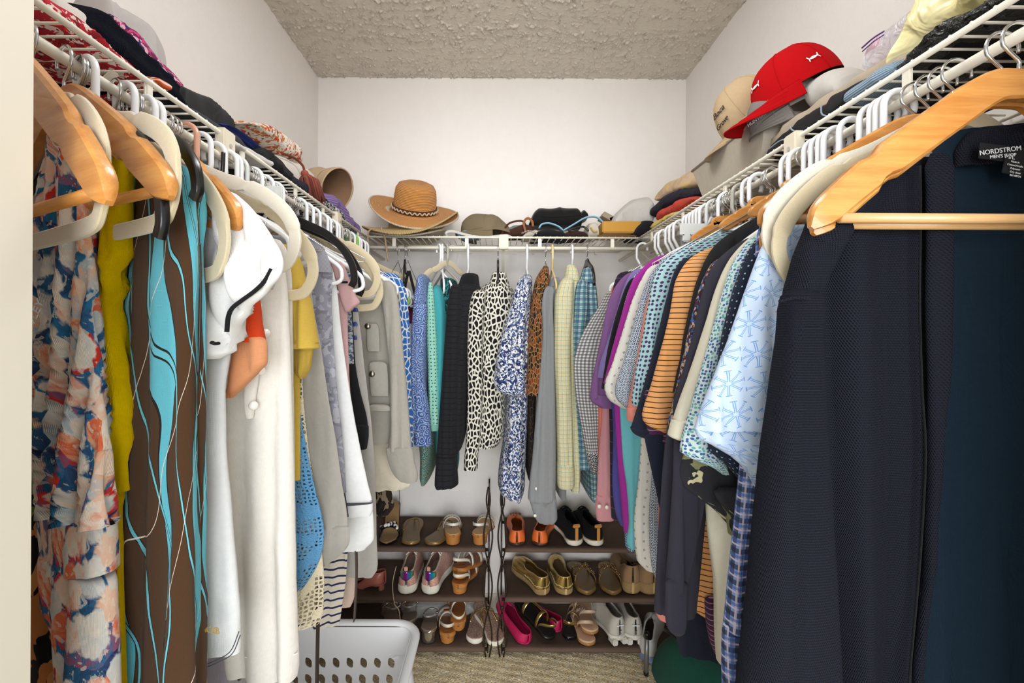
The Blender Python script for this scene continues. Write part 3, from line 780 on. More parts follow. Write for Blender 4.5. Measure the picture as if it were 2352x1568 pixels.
px_tube('stitching', [(462, 1536), (502, 1520), (534, 1500), (552, 1458)], .55, .0006, THREAD, g)
text('KACZB', .0105, frame_px(478, 1446, .532, -.3, .08), plain('gold_print', '#a88a4a', .4), g)
garment('L', .67, 'bright orange knit top with a peach sleeve band', 'top',
        [('sleeve', [(672, 540, 592), (700, 545, 600), (740, 543, 604), (785, 540, 610)], heather('#ea4a12', '#d83c0c'), dict(fold=.003)),
         ('sleeve_band', [(782, 536, 613), (800, 534, 615), (830, 530, 615), (850, 526, 600), (880, 522, 572), (905, 521, 545), (914, 522, 532)], heather('#f0a878', '#e39462'), dict(fold=.004, t=(.013, .012), label='peach sleeve band'))], a=15)
g = garment('L', .735, 'ivory tunic with pearl buttons down its front edge', 'tunic',
        [('body', [(545, 500, 622), (575, 480, 644), (620, 478, 655), (700, 480, 663), (800, 484, 667), (1000, 490, 674), (1200, 500, 679), (1400, 510, 684), (1510, 515, 688), (1536, 520, 684)], IVORY, dict(fold=.008, wl=.11, hem=(.0, -.002, -.004), t=(.016, .024), m=64)),
         ('placket', [(700, 572, 602), (760, 568, 600), (850, 560, 596), (930, 560, 586), (960, 566, 582)], IVORY, dict(y=.705, fold=.001, t=(.005, .006), wr=.001))], a=10)
for q in ((610, 765), (598, 850), (582, 931)): ball('pearl_button', PY(q[0], q[1], .672), .0068, PEARL, g)
px_tube('hem_stitch', [(560, 1508), (600, 1516), (640, 1514), (684, 1500)], .688, .0009, IVORY, g)
garment('L', .755, 'pale lavender dress showing below the white hems', 'dress', [('body', [(600, None, 500), (1100, None, 505), (1500, None, 520), (1700, None, 530)], S_('#c3bdd0'), dict(fold=.006))], a=10)
garment('L', .765, 'cream shirt pressed between the ivory tunic and the yellow tee', 'shirt', [('body', [(550, None, 640), (580, None, 662), (650, None, 671), (760, None, 673), (900, None, 675), (1200, None, 679), (1330, None, 680)], CREAMTEE, dict(fold=.006))], a=6)
garment('L', .80, 'yellow tee with a wide short sleeve', 't-shirt',
        [('body', [(562, None, 660), (600, None, 676), (700, None, 690), (800, None, 690), (1100, None, 690)], YTEE, dict(fold=.004)),
         ('sleeve', [(572, 630, 676), (600, 640, 693), (660, 650, 707), (700, 658, 718), (760, 668, 728), (798, 670, 734)], YTEE, dict(y=.785, fold=.005, wl=.06, t=(.012, .024), wr=.001)),
         ('cuff', [(786, 668, 732), (800, 668, 735)], YTEE, dict(y=.785, t=(.026, .026), fold=.001, cap=False)),
         ('sleeve', [(790, 671, 722), (820, 672, 718), (845, 674, 714), (860, 680, 706), (867, 688, 700)], YTEE, dict(y=.80, fold=.007, wl=.03))], a=4, name='t_shirt')
garment('L', .835, 'blue crochet cardigan with a pointed lacy corner', 'cardigan',
        [('body', [(560, None, 640), (700, None, 660), (850, None, 677), (900, None, 682), (1000, None, 699), (1100, None, 719), (1180, None, 738), (1235, None, 745), (1275, None, 738), (1325, None, 714), (1356, None, 692)], CROCHET, dict(fold=.005, wl=.06, wr=.004))])
garment('L', .85, 'cream lace top whose hem shows above the laundry basket', 'top', [('body', [(600, None, 660), (1000, None, 705), (1250, None, 738), (1350, None, 745), (1400, None, 744), (1430, None, 733)], LACE, dict(fold=.009, wl=.05, hem=(.0, .0, -.01)))])
g = garment('L', .875, 'white linen shirt with a rounded gathered hem', 'shirt',
        [('body', [(575, None, 688), (610, None, 709), (700, None, 719), (800, None, 738), (900, None, 752), (1000, None, 770), (1100, None, 784), (1190, None, 798), (1240, None, 800), (1275, None, 778), (1304, None, 725)], LINEN, dict(fold=.006, wl=.05, wr=.003, m=64)),
         ('hem_band', [(1210, None, 801), (1240, None, 803), (1270, None, 785), (1298, None, 745), (1310, None, 725)], LINEN, dict(y=.872, fold=.004, wl=.03, t=(.012, .014)))])
garment('L', .925, 'grey cardigan with a tonal vine print and ribbed shoulder', 'cardigan',
        [('body', [(556, None, 728), (590, None, 750), (630, None, 765), (680, None, 762), (760, None, 765), (900, None, 775), (1000, None, 786), (1130, None, 796)], GREYPRINT, dict(fold=.005, wl=.06)),
         ('yoke', [(550, None, 722), (575, None, 747), (600, None, 757), (626, None, 764)], stripes('#a5a4ab', '#8f8e97', .004, .002, 'x'), dict(y=.918, fold=.001, t=(.016, .02)))])
garment('L', .962, 'white long tee with black overlock stitching at seam and hem', 't-shirt',
        [('body', [(600, None, 752), (640, None, 770), (760, None, 784), (900, None, 804), (1000, None, 822), (1100, None, 843), (1165, None, 857), (1183, None, 850)], WHITE2, dict(fold=.006, wl=.07)),
         ('under_layer', [(1150, None, 848), (1190, None, 858), (1235, None, 859), (1262, None, 838)], WHITE2, dict(y=.975, fold=.005, hem=(-.02, .0))),
         ('seam', [(1000, 770, 774), (1100, 780, 785), (1185, 792, 797)], THREAD, dict(y=.94, t=(.002, .002), fold=0)),
         ('hem_stitch', [(1152, None, 857), (1154, None, 857)], THREAD, dict(y=.950, t=(.0255, .0255), fold=0, cap=False, wr=0))], name='t_shirt')
garment('L', 1.0, 'pink heather tee sleeve behind the grey cardigan', 't-shirt',
        [('body', [(600, None, 778), (640, None, 796), (800, None, 800), (1000, None, 810)], heather('#dfb6b4', '#cd9f9e'), dict(fold=.004)),
         ('sleeve', [(606, 760, 790), (640, 770, 803), (680, 780, 820), (694, 784, 827), (708, 790, 812), (716, 794, 804)], heather('#dfb6b4', '#cd9f9e'), dict(y=.985, fold=.003, t=(.006, .009)))], name='t_shirt')
garment('L', 1.03, 'slate mottled tee in a narrow strip behind the pink sleeve', 't-shirt', [('body', [(650, None, 800), (700, None, 806), (760, None, 810), (835, None, 813)], blotch(('#5b6470', '#8d949c', '#3f4750', '#a9adb2'), 160), dict(fold=.002))], name='t_shirt')
garment('L', 1.05, 'navy and cream striped tee hanging over the laundry basket', 't-shirt',
        [('body', [(700, None, 800), (1000, None, 800), (1230, None, 800), (1300, None, 797), (1400, None, 785), (1432, None, 780)], stripes('#ddd2c0', '#232a55', .030, .0075), dict(fold=.016, wl=.075))], name='t_shirt')
garment('L', 1.075, 'black sweater whose long sleeve ends in a ribbed cuff', 'sweater',
        [('sleeve', [(680, None, 806), (760, None, 812), (830, None, 816), (900, None, 828), (960, None, 843), (985, None, 846)], BLACK, dict(fold=.003)),
         ('cuff', [(980, 800, 847), (1000, 805, 847), (1030, 812, 843)], BLACK, dict(y=1.07, fold=.001, t=(.016, .012)))])
garment('L', 1.10, 'long white fleece tunic with navy dashes near the shoulder', 'tunic',
        [('body', [(660, None, 806), (700, None, 820), (760, None, 828), (850, None, 838), (1000, None, 856), (1100, None, 862), (1250, None, 866), (1300, None, 868), (1322, None, 855)], solid('white_fleece', '#f6efe4', sheen=.05, st=.6), dict(fold=.004, hem=(.03, -.005))),
         ('dash_print', [(712, 812, 822), (716, 811, 822)], plain_('navy_print', '#26306e'), dict(y=1.072, t=(.002, .002), fold=0, n=6, m=12)),
         ('dash_print', [(745, 812, 819), (749, 811, 819)], plain_('navy_print', '#26306e'), dict(y=1.072, t=(.002, .002), fold=0, n=6, m=12)),
         ('dash_print', [(776, 812, 817), (780, 811, 817)], plain_('navy_print', '#26306e'), dict(y=1.072, t=(.002, .002), fold=0, n=6, m=12))])
garment('L', 1.14, 'blush pleated blouse hem beside the striped tee', 'blouse', [('body', [(900, None, 820), (1200, None, 824), (1290, None, 822), (1370, None, 814), (1390, None, 806)], S_('#dcc2b2'), dict(fold=.006, wl=.02))])
g = garment('L', 1.24, 'white denim jacket with chest pockets and frayed hems', 'jacket',
        [('body', [(642, None, 878), (665, None, 890), (720, None, 893), (850, None, 899), (950, None, 904), (1000, None, 905), (1016, None, 902)], DENIMW, dict(fold=.004, wl=.09, t=(.02, .03))),
         ('sleeve', [(650, 868, 902), (690, 876, 915), (780, 888, 924), (880, 896, 934), (980, 896, 942), (1032, 890, 946)], DENIMW, dict(y=1.205, fold=.006, wl=.05, t=(.012, .020), wr=.004)),
         ('cuff', [(1030, 886, 947), (1060, 892, 953), (1090, 905, 960), (1104, 920, 958)], DENIMW, dict(y=1.20, fold=.003, t=(.018, .016))),
         ('pocket', [(748, 842, 868), (752, 842, 870), (800, 843, 872), (806, 845, 872)], DENIMW, dict(y=1.205, fold=0, t=(.006, .007), n=12, m=24)),
         ('pocket', [(836, 848, 888), (840, 848, 889), (902, 851, 892), (908, 853, 892)], DENIMW, dict(y=1.205, fold=0, t=(.006, .007), n=12, m=24)),
         ('waist_seam', [(934, 846, 896), (942, 846, 897)], DENIMW, dict(y=1.20, fold=.001, t=(.006, .006), n=8, m=24))])
for q in ((844, 749), (854, 859)): ball('button', PY(q[0], q[1], 1.185), .008, METALB, g, (1, .5, 1))
garment('L', 1.30, 'cream ruffled tee hem below the denim jacket', 't-shirt', [('body', [(800, None, 905), (1000, None, 925), (1080, None, 940), (1112, None, 944), (1124, None, 922)], solid('cream_tee', '#efe4cc'), dict(fold=.009, wl=.04))], name='t_shirt')
garment('L', 1.36, 'sheer blouse in black and tan streaks above the shoe rack', 'blouse', [('body', [(950, None, 868), (1050, None, 890), (1120, None, 898), (1160, None, 905), (1182, None, 892)], leafy('#8d7a64', ('#17120f', '#2c2119'), 30, .5, .4), dict(fold=.008, wl=.035))])
garment('L', 1.45, 'blue shirt with a white interlocking chain print', 'shirt', [('body', [(628, None, 908), (650, None, 926), (690, None, 936), (800, None, 943), (900, None, 945), (1000, None, 950), (1060, None, 945)], network('#2f6fc0', '#e8e6df', 42, .10, .02, 20, .6), dict(fold=.004, t=(.014, .026)))])
for (d_, pts, lab, c_) in ((.972, [(818, 1262), (819, 1310), (817, 1370), (814, 1424)], 'grey suede tie belt dangling over the shoe rack', '#55493f'), (.86, [(733, 1290), (731, 1400), (729, 1500), (727, 1640)], 'dark brown tie belt hanging in front of the laundry basket', '#3a2b23')):
    o = px_tube('tie_belt', pts, d_, .0085, S_(c_), None, 20, 8, .2); tag(o, lab, 'belt')

# ------------------------------------------------------------------ BACK ROD
BK = dict(fold=.006, wl=.05, t=(.10, .14), boff=.10)
def bk(**k): d = dict(BK); d.update(k); return d
SL = dict(fold=.004, wl=.05, t=(.03, .045), boff=.03)
def sl(**k): d = dict(SL); d.update(k); return d
g = garment('F', 1.60, 'hot pink strappy top on thin black straps', 'top', [('body', [(668, 929, 938), (700, 930, 944), (735, 934, 948), (742, 936, 948)], S_('#d9487f'), bk(fold=.002)), ('trim', [(694, 928, 948), (704, 930, 950)], BLACK, bk(y=1.58, fold=.001))])
for q in (((938, 622), (932, 650), (922, 700)), ((940, 622), (948, 655), (957, 690))): px_tube('strap', q, 1.58, .005, BLACK, g)
PAIS = paisley('#8fb2dd', ('#3a5fb0', '#c9d8ea', '#5c86c8', '#2c418c', '#dbe2ea'), 22)
garment('F', 1.56, 'blue paisley shirt on the back rod', 'shirt', [('body', [(628, 964, 986), (650, 956, 990), (700, 949, 992), (800, 947, 990), (900, 945, 988), (990, 950, 985)], PAIS, bk()), ('sleeve', [(700, 950, 982), (850, 943, 975), (960, 949, 988), (1024, 951, 992)], PAIS, sl(y=1.52))])
garment('F', 1.66, 'teal paisley blouse showing below the blue paisley shirt', 'blouse', [('body', [(900, 955, 1012), (1000, 960, 1010), (1060, 965, 1004), (1098, 964, 1001), (1106, 968, 998)], paisley('#2f8c92', ('#1d5660', '#6fc0ba', '#b08a50', '#1a4048'), 30), bk(fold=.008))])
garment('F', 1.575, 'pale mint blouse with small dark clover motifs', 'blouse', [('sleeve', [(650, 984, 993), (720, 980, 1000), (830, 982, 1006), (930, 985, 1010), (975, 987, 1012)], spots('#9fdcc6', '#3f5a4c', .021, .19, .3), sl(fold=.003)), ('cuff', [(972, 986, 1012), (984, 988, 1012), (992, 990, 1010)], S_('#93d2bd'), sl(fold=.004))])
garment('F', 1.62, 'turquoise gauzy blouse with a patterned dark teal lining', 'blouse', [('body', [(654, 996, 1016), (690, 992, 1030), (760, 995, 1036), (900, 1000, 1042), (1000, 1000, 1052), (1080, 1004, 1055), (1112, 1016, 1050)], heather('#4fbac0', '#3fa6ae'), bk(fold=.010, wl=.03)),
        ('lining', [(640, 1012, 1050), (690, 1012, 1052), (720, 1020, 1050)], leafy('#123c40', ('#2f8d8a', '#0b1c1f'), 60), bk(y=1.68, fold=.002))])
def _ribbed():
    m = Mt('black_pintuck', .9, sheen=.02); x, y = m.xy(m.warp(.012, 8)); f = m.stripe(y, .032, .005)
    m.col(m.mix(f, hx('#16161a'), hx('#08080a'))); m.bump(m.mth('ADD', m.mth('MULTIPLY', f, .5), m.noise(50, 3)), .6, .004); return m.m
BTUCK = _ribbed()
garment('F', 1.57, 'black pin-tucked blouse with a high collar', 'blouse',
        [('body', [(652, 1040, 1104), (690, 1032, 1106), (760, 1030, 1092), (850, 1030, 1082), (950, 1026, 1076), (1010, 1040, 1072), (1028, 1050, 1068)], BTUCK, bk(y=1.59)),
         ('sleeve', [(655, 1036, 1058), (700, 1028, 1060), (800, 1020, 1056), (900, 1013, 1053), (1000, 1006, 1052), (1046, 1003, 1052)], BTUCK, sl(y=1.545)),
         ('cuff', [(1042, 1003, 1051), (1080, 1000, 1051), (1116, 998, 1053), (1120, 1000, 1053)], BTUCK, sl(y=1.54, hem=(-.005, .006))),
         ('collar', [(632, 1062, 1098), (640, 1058, 1100), (658, 1052, 1102)], BLACK, bk(y=1.66, t=(.05, .06), fold=.001, boff=.0))])
BW = network('#131313', '#e6e0d0', 46, .155, .010, 26, .62)
garment('F', 1.60, 'black and cream lattice print turtleneck on the back rod', 'blouse',
        [('body', [(652, 1110, 1172), (670, 1096, 1182), (720, 1088, 1186), (800, 1082, 1172), (900, 1082, 1165), (1000, 1080, 1160), (1024, 1088, 1148)], BW, bk(y=1.62, fold=.008)),
         ('sleeve', [(668, 1088, 1118), (720, 1076, 1112), (800, 1073, 1110), (900, 1074, 1110), (1000, 1071, 1105), (1060, 1066, 1098), (1082, 1065, 1097)], BW, sl(y=1.565)),
         ('collar', [(628, 1130, 1162), (640, 1127, 1166), (662, 1120, 1172)], BW, bk(y=1.68, t=(.05, .06), fold=.001, boff=.0))])
BF = leafy('#f2f2f2', ('#22336a', '#4a6199', '#161e40'), 58, .535, .9)
garment('F', 1.56, 'white blouse with navy leaf print and short wide sleeve', 'blouse',
        [('body', [(628, 1198, 1222), (660, 1188, 1222), (720, 1180, 1220), (850, 1165, 1215), (1000, 1158, 1210), (1100, 1145, 1206), (1130, 1143, 1205), (1142, 1160, 1202)], BF, bk(y=1.60, fold=.012, wl=.06)),
         ('sleeve', [(640, 1192, 1218), (690, 1176, 1214), (760, 1156, 1206), (840, 1138, 1206), (890, 1136, 1206), (905, 1155, 1204), (914, 1175, 1200)], BF, sl(y=1.535, fold=.008))])
BR = network('#1d140e', '#a87c48', 80, .09, .006, 25, .42, '#7a3d1c')
garment('F', 1.62, 'brown and orange beaded print top with short sleeve', 'top',
        [('body', [(680, 1204, 1250), (800, 1204, 1245), (900, 1202, 1232), (1000, 1204, 1228), (1100, 1206, 1224)], network('#120e0b', '#54402a', 60, .06, .006, 25, .45), bk(y=1.66)),
         ('sleeve', [(612, 1246, 1260), (640, 1230, 1262), (690, 1220, 1252), (760, 1212, 1250), (850, 1208, 1252), (908, 1206, 1254)], BR, sl(y=1.58, hem=(-.002, .004)))])
GL = solid('grey_linen', '#dfe1e3', st=.7)
g = garment('F', 1.58, 'pale grey linen shirt with long buttoned cuff', 'shirt',
        [('body', [(655, 1258, 1296), (700, 1256, 1300), (800, 1258, 1292), (950, 1262, 1296), (1080, 1266, 1300), (1140, 1268, 1300)], GL, bk(y=1.64, fold=.006)),
         ('sleeve', [(660, 1252, 1272), (700, 1244, 1270), (760, 1246, 1272), (850, 1240, 1274), (950, 1231, 1276), (1060, 1222, 1277), (1128, 1214, 1276), (1150, 1212, 1276)], GL, sl(y=1.545, fold=.005)),
         ('cuff', [(1148, 1214, 1277), (1170, 1220, 1279), (1194, 1228, 1280), (1202, 1234, 1276)], GL, sl(y=1.54, fold=.003)),
         ('collar', [(634, 1266, 1284), (650, 1258, 1296), (690, 1252, 1264), (700, 1252, 1262)], GL, bk(y=1.62, t=(.05, .03), fold=.002))])
for q in ((1232, 1122), (1229, 1184), (1241, 1179)): ball('button', PY(q[0], q[1], 1.535), .0055, BUTT, g, (1, .5, 1))
YC = plaid('#e6dfb6', (('#6fb0b4', .026, .003, 0, 'x', .75), ('#6fb0b4', .026, .003, 0, 'y', .75), ('#e5c98c', .026, .006, .4, 'x', .6), ('#e5c98c', .026, .006, .4, 'y', .6)))
garment('F', 1.58, 'cream shirt with thin teal and yellow check', 'shirt',
        [('body', [(628, 1296, 1328), (660, 1286, 1332), (720, 1282, 1332), (850, 1284, 1326), (1000, 1284, 1332), (1090, 1290, 1334), (1124, 1292, 1330)], YC, bk(y=1.63)),
         ('sleeve', [(640, 1290, 1318), (690, 1273, 1316), (800, 1271, 1310), (950, 1276, 1314), (1070, 1279, 1318)], YC, sl(y=1.565)), ('cuff', [(1068, 1278, 1318), (1118, 1279, 1320), (1124, 1281, 1318)], YC, sl(y=1.562, fold=.002)),
         ('collar', [(612, 1300, 1322), (622, 1298, 1328), (646, 1292, 1332)], YC, bk(y=1.66, t=(.05, .05), fold=.001, boff=0))])
TP = plaid('#d7e2e0', (('#1f6d78', .034, .015, 0, 'x', .7), ('#1f6d78', .034, .015, 0, 'y', .7), ('#2c3f86', .034, .006, .6, 'x', .7), ('#2c3f86', .034, .006, .6, 'y', .7), ('#29998a', .034, .005, .3, 'y', .8)))
garment('F', 1.60, 'teal, navy and white plaid shirt on the back rod', 'shirt',
        [('body', [(640, 1330, 1362), (680, 1320, 1372), (760, 1320, 1376), (900, 1322, 1374), (1100, 1328, 1374), (1140, 1330, 1372), (1146, 1334, 1368)], TP, bk(y=1.65)),
         ('sleeve', [(645, 1326, 1350), (700, 1317, 1350), (800, 1314, 1342), (900, 1318, 1346), (1000, 1322, 1352), (1080, 1326, 1356)], TP, sl(y=1.59)),
         ('collar', [(620, 1338, 1358), (632, 1334, 1362), (650, 1328, 1366)], TP, bk(y=1.68, t=(.05, .05), fold=.001, boff=0))])
# ------------------------------------------------------------------ RIGHT ROD (farthest first)
RS = dict(fold=.005, wl=.06, t=(.008, .016), m=44)
def rs(**k): d = dict(RS); d.update(k); return d
def top_(y0, label, cat, mat, sleeve, body=None, cuff=None, extra=(), name=None):
    parts = []
    if sleeve: parts.append(('sleeve', sleeve, mat, rs(y=y0)))
    if cuff: parts.append(('cuff', cuff[0], cuff[1] if len(cuff) > 1 else mat, rs(y=y0 - .004, fold=.001, t=(.0165, .0185), cap=False)))
    if body: parts.append(('body', body, mat, rs(y=y0 + .012)))
    parts += list(extra)
    return garment('R', y0, label, cat, parts, name=name)
NM = 'polo_shirt'
BWC = plaid('#dcdad6', (('#34333c', .017, .0085, 0, 'x', .62), ('#34333c', .017, .0085, 0, 'y', .62)))
top_(1.47, 'black and white gingham shirt at the far end of the right rod', 'shirt', BWC, [(672, 1394, 1440), (700, 1378, 1430), (740, 1352, 1420), (790, 1328, 1410), (840, 1318, 1402), (900, 1322, 1396), (980, 1335, 1392), (1040, 1346, 1390)],
     None, ([(1036, 1344, 1390), (1060, 1350, 1388), (1088, 1362, 1384)], spots('#c9c9c6', '#141416', .006, .45, .8)))
top_(1.42, 'coral tee in a thin strip beside the gingham shirt', 't-shirt', S_('#e8795f'), [(655, 1408, 1450), (690, 1400, 1440), (800, 1378, 1420), (1000, 1374, 1410), (1120, 1374, 1410)], name='t_shirt')
g = top_(1.385, 'pink chambray shirt whose buttoned cuff hangs over the shoe rack', 'shirt', heather('#e2a2a6', '#d8949a'), [(880, 1388, 1425), (960, 1382, 1420), (1060, 1374, 1416), (1140, 1370, 1412)], None, ([(1136, 1369, 1412), (1170, 1367, 1412), (1192, 1370, 1410)],))
for q in ((1377, 1163), (1394, 1165)): ball('button', PY(q[0], q[1], 1.345), .0062, BUTT, g, (1, .5, 1))
top_(1.345, 'dark purple windowpane shirt on the right rod', 'shirt', plaid('#2a1d30', (('#83748c', .055, .0025, 0, 'x', .7), ('#83748c', .055, .0025, 0, 'y', .7))), [(628, 1422, 1490), (660, 1408, 1470), (760, 1396, 1450), (900, 1398, 1440), (1050, 1401, 1440), (1150, 1402, 1440), (1188, 1404, 1440)])
top_(1.30, 'purple heather polo with its sleeve fallen open', 'polo', heather('#8f6499', '#7b5086'), [(628, 1442, 1510), (660, 1412, 1480), (700, 1396, 1460), (800, 1376, 1440), (880, 1358, 1430), (912, 1354, 1420)], None, ([(905, 1354, 1424), (918, 1356, 1428), (936, 1378, 1426)],), name=NM)
top_(1.26, 'lavender polo with violet body on the right rod', 'polo', S_('#8a79b4'), [(622, 1455, 1520), (660, 1432, 1490), (700, 1420, 1470), (780, 1396, 1450), (850, 1374, 1425), (866, 1372, 1420)], None, None,
     [('body', [(880, 1402, 1450), (1000, 1408, 1450), (1100, 1406, 1450), (1180, 1414, 1450), (1204, 1424, 1450)], S_('#574f9f'), rs(y=1.27))], name=NM)
top_(1.215, 'black tee in a narrow strip beside the lavender polo', 't-shirt', BLACK, [(640, 1450, 1510), (700, 1422, 1480), (800, 1396, 1440), (880, 1383, 1420), (892, 1381, 1416)], name='t_shirt')
BSP = spots('#2f4f86', '#c9d6e4', .011, .33, .2)
top_(1.18, 'navy shirt with a small white dash print on the right rod', 'shirt', BSP, [(620, 1470, 1540), (660, 1446, 1510), (720, 1428, 1480), (800, 1410, 1460)], [(900, 1415, 1470), (1050, 1430, 1470), (1150, 1434, 1470), (1255, 1436, 1470), (1260, 1440, 1468)])
top_(1.14, 'magenta polo on the right rod', 'polo', S_('#a92a98'), [(590, 1510, 1590), (615, 1476, 1550), (650, 1450, 1520), (700, 1434, 1500), (800, 1406, 1460), (880, 1386, 1420)], [(900, 1410, 1470), (1050, 1418, 1470), (1220, 1432, 1470)], name=NM)
top_(1.115, 'aqua polo whose hem shows under the white printed polo', 'polo', S_('#74c3cb'), None, [(880, 1420, 1490), (950, 1424, 1490), (1050, 1430, 1490), (1130, 1440, 1490), (1200, 1444, 1490), (1246, 1438, 1480), (1256, 1445, 1470)], name=NM)
CM = _marks('#e9e3d8', '#6a6672', .034, .12, .06)
top_(1.065, 'off-white polo with scattered tiny crescent marks', 'polo', CM, [(612, 1494, 1580), (640, 1474, 1550), (690, 1452, 1520), (760, 1430, 1490), (830, 1408, 1470), (892, 1388, 1440), (915, 1396, 1440), (935, 1424, 1450)],
     [(940, 1470, 1540), (1000, 1472, 1540), (1100, 1466, 1530), (1200, 1456, 1530), (1285, 1462, 1530), (1306, 1480, 1525)], name=NM)
def _geo():
    m = Mt('ring_grid_print', .85, sheen=.02); d = m.voro(1 / .0125, 'F1', None, 'Distance', 0.0); d2 = m.voro(1 / .0125, 'F1', m.vm('ADD', m.uv, (.00625, .00625, 0)), 'Distance', 0.0)
    c = m.mix(m.mth('MULTIPLY', m.lt(d, .42), m.gt(d, .2)), hx('#dde3e8'), hx('#232c46')); c = m.mix(m.lt(d2, .2), c, hx('#7f9fc0')); m.col(c).cloth(); return m.m
GEO = _geo()
top_(1.0, 'white polo with a dense navy ring print', 'polo', GEO, [(590, 1530, 1610), (620, 1500, 1580), (660, 1480, 1560), (740, 1456, 1530), (830, 1432, 1500), (900, 1412, 1470), (915, 1416, 1468), (936, 1436, 1462)],
     [(980, 1500, 1570), (1100, 1496, 1560), (1200, 1490, 1550), (1300, 1496, 1550), (1334, 1506, 1545)], name=NM)
top_(.965, 'salmon polo sleeve between the ring print and the flower print', 'polo', S_('#ee9482'), [(600, 1545, 1620), (640, 1506, 1590), (700, 1484, 1560), (800, 1466, 1530), (900, 1448, 1500), (938, 1440, 1490)],
     [(1000, 1512, 1570), (1200, 1512, 1560), (1415, 1506, 1560), (1420, 1510, 1555)], ([(935, 1439, 1488), (964, 1439, 1484)],), name=NM)
FLW = spots('#a9d2d2', '#4f2a5e', .0165, .30, .35)
top_(.925, 'pale aqua long-sleeved shirt with purple flowers', 'shirt', FLW, [(536, 1640, 1740), (552, 1600, 1710), (580, 1552, 1660), (605, 1520, 1630), (640, 1500, 1600), (700, 1488, 1570), (780, 1474, 1540), (860, 1458, 1520), (926, 1450, 1505), (930, 1452, 1500)],
     [(1000, 1520, 1580), (1200, 1520, 1570), (1300, 1514, 1560)])
top_(.88, 'plain navy polo on the right rod', 'polo', NAVY, [(596, 1568, 1660), (620, 1550, 1630), (680, 1532, 1600), (760, 1512, 1570), (860, 1486, 1550), (940, 1462, 1530), (985, 1448, 1522)], None,
     ([(980, 1447, 1524), (992, 1452, 1526), (1012, 1490, 1530), (1040, 1518, 1534)],), name=NM)
top_(.855, 'plum polo with fine pale stripes under the orange sleeve', 'polo', stripes('#4a2442', '#a78aa6', .016, .0022), None, [(900, 1480, 1560), (970, 1484, 1560), (1003, 1483, 1560), (1022, 1500, 1556), (1034, 1520, 1552)],
     None, [('hem_piece', [(1380, 1618, 1660), (1420, 1620, 1660), (1480, 1630, 1662), (1500, 1640, 1660)], stripes('#4a2442', '#a78aa6', .016, .0022), rs(y=.80))], name=NM)
ORS = stripes('#eba767', '#3c2418', .0165, .0028)
top_(.82, 'orange polo with thin dark stripes', 'polo', ORS, [(570, 1630, 1720), (585, 1596, 1690), (610, 1570, 1660), (650, 1550, 1630), (720, 1538, 1610), (800, 1518, 1590), (900, 1490, 1560), (955, 1474, 1545), (970, 1480, 1545), (990, 1520, 1540)],
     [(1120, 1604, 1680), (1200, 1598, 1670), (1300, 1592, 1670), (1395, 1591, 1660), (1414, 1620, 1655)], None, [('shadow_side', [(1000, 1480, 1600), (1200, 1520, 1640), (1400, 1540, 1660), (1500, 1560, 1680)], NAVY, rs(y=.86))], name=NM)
top_(.785, 'black knit shirt with its shoulder running up to the rod', 'shirt', solid('black_knit', '#1b191b', st=.6), [(492, 1750, 1840), (520, 1700, 1800), (560, 1645, 1760), (600, 1618, 1710), (680, 1590, 1670), (760, 1572, 1640), (840, 1558, 1620), (900, 1545, 1600)])
top_(.762, 'blue and maroon speckled print shirt', 'shirt', blotch(('#1d3a72', '#2e6fae', '#331a30', '#4a2138', '#c9a888', '#1c2a50'), 130, .01, 40), [(600, 1640, 1720), (650, 1610, 1680), (720, 1590, 1650), (820, 1568, 1620), (900, 1550, 1600), (975, 1532, 1580)])
top_(.735, 'charcoal heather long-sleeved top on the right rod', 'sweater', CHARC, [(556, 1700, 1780), (585, 1660, 1740), (620, 1630, 1700), (680, 1610, 1670), (780, 1588, 1640), (880, 1560, 1620), (940, 1545, 1600), (962, 1546, 1590)], None,
     None, [('sleeve', [(940, 1545, 1650), (1000, 1530, 1640), (1100, 1520, 1630), (1250, 1510, 1615), (1400, 1502, 1600)], CHARC, rs(y=.765, fold=.008, wl=.055)),
            ('cuff', [(1340, 1528, 1580), (1400, 1527, 1580), (1436, 1530, 1575), (1454, 1548, 1562)], CHARC, rs(y=.70, fold=.003)),
            ('sleeve', [(980, 1550, 1650), (1100, 1545, 1630), (1250, 1535, 1600), (1345, 1528, 1581)], CHARC, rs(y=.712, fold=.006, wl=.05))])
top_(.70, 'cream short-sleeved sweater on the right rod', 'sweater', NATSWEAT, [(532, 1740, 1820), (560, 1705, 1790), (600, 1672, 1750), (650, 1648, 1720), (740, 1620, 1690), (840, 1588, 1660), (930, 1556, 1630), (968, 1543, 1610)],
     [(1100, 1618, 1700), (1200, 1622, 1700), (1350, 1638, 1700), (1460, 1640, 1700), (1520, 1644, 1690)], ([(962, 1542, 1612), (985, 1536, 1608), (998, 1533, 1604), (1012, 1560, 1600)],))
top_(.668, 'white polo with a tiny mint floral print', 'polo', spots('#dcebe8', '#6fb9b4', .0085, .36, .7, '#3f6aa6'), [(546, 1725, 1800), (590, 1690, 1770), (650, 1665, 1730), (740, 1640, 1700), (840, 1612, 1680), (940, 1584, 1660), (1010, 1564, 1650), (1034, 1561, 1650), (1052, 1590, 1660), (1070, 1630, 1670), (1088, 1656, 1676)], name=NM)
def _coc():
    return leafy('#2b2a30', ('#2b2a30', '#8f8f63', '#d9d2a4'), 13, .60, .8)
top_(.69, 'charcoal tee with a pale green leaf print at its hem', 't-shirt', _coc(), None, [(960, 1590, 1720), (1030, 1574, 1720), (1080, 1560, 1720), (1110, 1566, 1720), (1140, 1600, 1720), (1170, 1640, 1720), (1200, 1668, 1720)], None,
     [('lower_panel', [(1130, 1640, 1720), (1180, 1664, 1716), (1225, 1672, 1710)], _coc(), rs(y=.665))], name='t_shirt')
